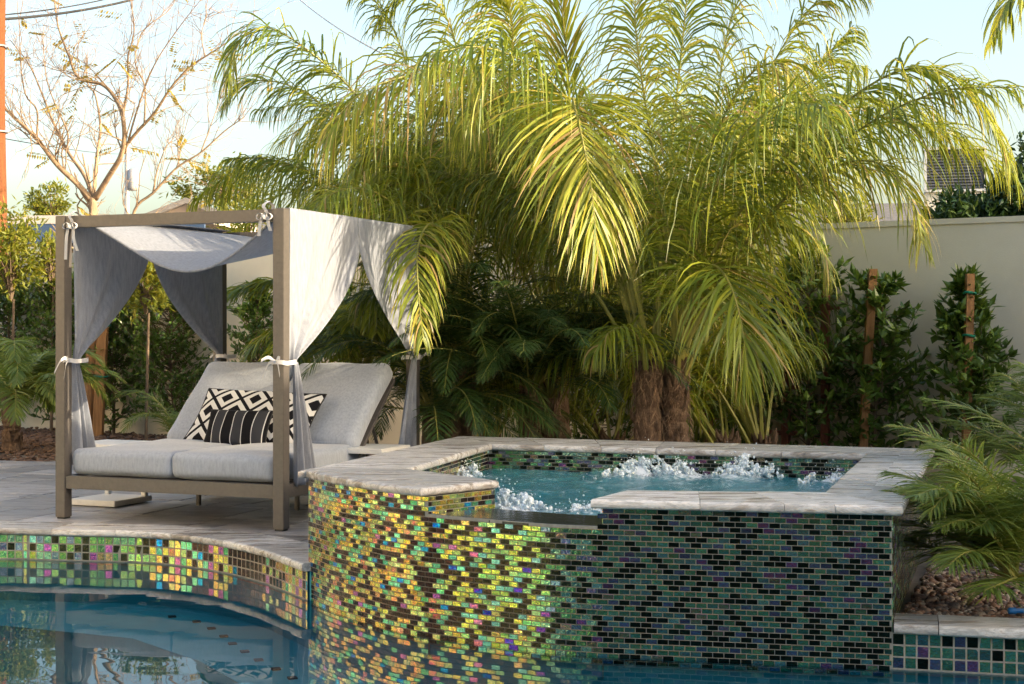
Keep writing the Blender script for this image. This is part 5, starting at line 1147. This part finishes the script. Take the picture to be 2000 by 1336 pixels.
# throw pillows
def pillow_mat(kind):
    m, ns, ls, p = newmat(kind); p.inputs['Roughness'].default_value = .9; p.inputs['Specular IOR Level'].default_value = .1
    a = nd(ns, 'Attribute', attribute_name='tint'); sp = nd(ns, 'SeparateColor'); ls.new(a.outputs['Color'], sp.inputs[0])
    def mth(op, x, y=None):
        n_ = nd(ns, 'Math', operation=op)
        for i, v in enumerate((x, y)):
            if v is None: continue
            if isinstance(v, (int, float)): n_.inputs[i].default_value = v
            else: ls.new(v, n_.inputs[i])
        return n_.outputs[0]
    if kind == 'diamond_print':
        u = mth('MULTIPLY', sp.outputs[0], 4.1); v = mth('MULTIPLY', sp.outputs[1], 2.0)
        s, d = mth('ADD', u, v), mth('SUBTRACT', u, v)
        fs_ = [mth('ABSOLUTE', mth('SUBTRACT', mth('FRACT', mth('ADD', x, 20.0)), .5)) for x in (s, d)]
        mxx = mth('MAXIMUM', fs_[0], fs_[1])
        r = ramp(ns, [(0, (.012, .012, .014)), (.215, (.72, .71, .69)), (.425, (.012, .012, .014))], 'CONSTANT'); ls.new(mxx, r.inputs[0])
    else:
        f = mth('FRACT', mth('MULTIPLY', sp.outputs[0], 3.1))
        r = ramp(ns, [(0, (.012, .012, .014)), (.46, (.6, .6, .6)), (.5, (.045, .047, .055)), (.96, (.6, .6, .6))], 'CONSTANT'); ls.new(f, r.inputs[0])
    ls.new(r.outputs[0], p.inputs['Base Color'])
    tc = nd(ns, 'TexCoord'); n2 = nd(ns, 'TexNoise'); n2.inputs['Scale'].default_value = 260; ls.new(tc.outputs['Object'], n2.inputs['Vector'])
    b = nd(ns, 'Bump'); b.inputs['Strength'].default_value = .3; b.inputs['Distance'].default_value = .002; ls.new(n2.outputs[0], b.inputs['Height']); ls.new(b.outputs[0], p.inputs['Normal'])
    return m
def pillow(name, label, loc, w, h, th, tilt, rz, mat, seed, roll=0.0):
    rng = np.random.default_rng(seed); mb = MB(); n_ = 30; a = np.linspace(-1, 1, n_); U, V = np.meshgrid(a, a, indexing='ij')
    for sg in (-1, 1):
        prof = ((1 - U ** 2).clip(0) ** .5 * (1 - V ** 2).clip(0) ** .5) ** .8
        pinch = 1 - .05 * (1 - np.abs(V)) * 0 - .045 * (np.cos(U * math.pi / 2) * np.abs(V) ** 2)
        pin2 = 1 - .045 * (np.cos(V * math.pi / 2) * np.abs(U) ** 2)
        X = U * w / 2 * pin2; Z = V * h / 2 * pinch; Yy = sg * th / 2 * prof + .006 * np.sin(5 * U + 3 * V + seed) * prof
        mb.grid(np.dstack([X, Yy, Z]) if sg < 0 else np.dstack([X, Yy, Z])[::-1], 0, np.dstack([U * .5 + .5, V * .5 + .5, np.zeros_like(U)]) if sg < 0 else np.dstack([U * .5 + .5, V * .5 + .5, np.zeros_like(U)])[::-1])
    pp = [(-1, -1), (1, -1), (1, 1), (-1, 1), (-1, -1)]
    o = mb.build(name, mat, smooth=True); tag(o, label, 'pillow'); o.location = loc
    o.rotation_mode = 'XYZ'; o.matrix_world = Matrix.Translation(loc) @ Matrix.Rotation(rz, 4, 'Z') @ Matrix.Rotation(tilt, 4, 'X') @ Matrix.Rotation(roll, 4, 'Y')
    pm = MB(); e = []
    for (x0_, z0_), (x1_, z1_) in zip(pp[:-1], pp[1:]):
        for q in np.linspace(0, 1, 12, endpoint=False):
            x_, z_ = x0_ + (x1_ - x0_) * q, z0_ + (z1_ - z0_) * q
            e.append((x_ * w / 2 * (1 - .045 * math.cos(z_ * math.pi / 2) * x_ ** 2), 0, z_ * h / 2 * (1 - .045 * math.cos(x_ * math.pi / 2) * z_ ** 2)))
    e.append(e[0]); pm.tube(e, .005, 5, cap=False); pm.build('piping', M['black'], o, smooth=True)
    return o
def bedpt(u, v, z): 
    c_, s_ = math.cos(YAW), math.sin(YAW); return Vector((-3.018 + u * c_ - v * s_, 10.149 + u * s_ + v * c_, z))
pillow('patterned_pillow', 'long black and white diamond print pillow leaning on the backrests', bedpt(.89, 1.03, .635), .98, .46, .15, R(-40), YAW, pillow_mat('diamond_print'), 1, roll=R(2))
pillow('striped_pillow', 'small black pillow with grey bands and white stripes in front of the diamond print', bedpt(.86, .86, .565), .50, .27, .13, R(-24), YAW, pillow_mat('stripe_print'), 2)

# white side tables at both sides of the daybed
def side_table(label, loc, rz):
    t = empty('side_table', loc, rz); tag(t, label, 'side table', 'white side tables beside the daybed')
    bm_box((0, 0, .425), (.2, .22, .018), 'table_top', 'white_metal', .004, t); bm_box((0, 0, .028), (.2, .22, .02), 'base', 'white_metal', .004, t)
    for sx, sy in ((-.15, .17), (.17, .17)): bm_box((sx, sy, .227), (.018, .018, .179), 'leg', 'white_metal', .003, t)
side_table('white square side table left of the daybed seen past the front left post', (-2.88, 11.02, 0), YAW)
side_table('white side table top peeking out between the daybed and the spa corner', (-.98, 10.62, 0), YAW)
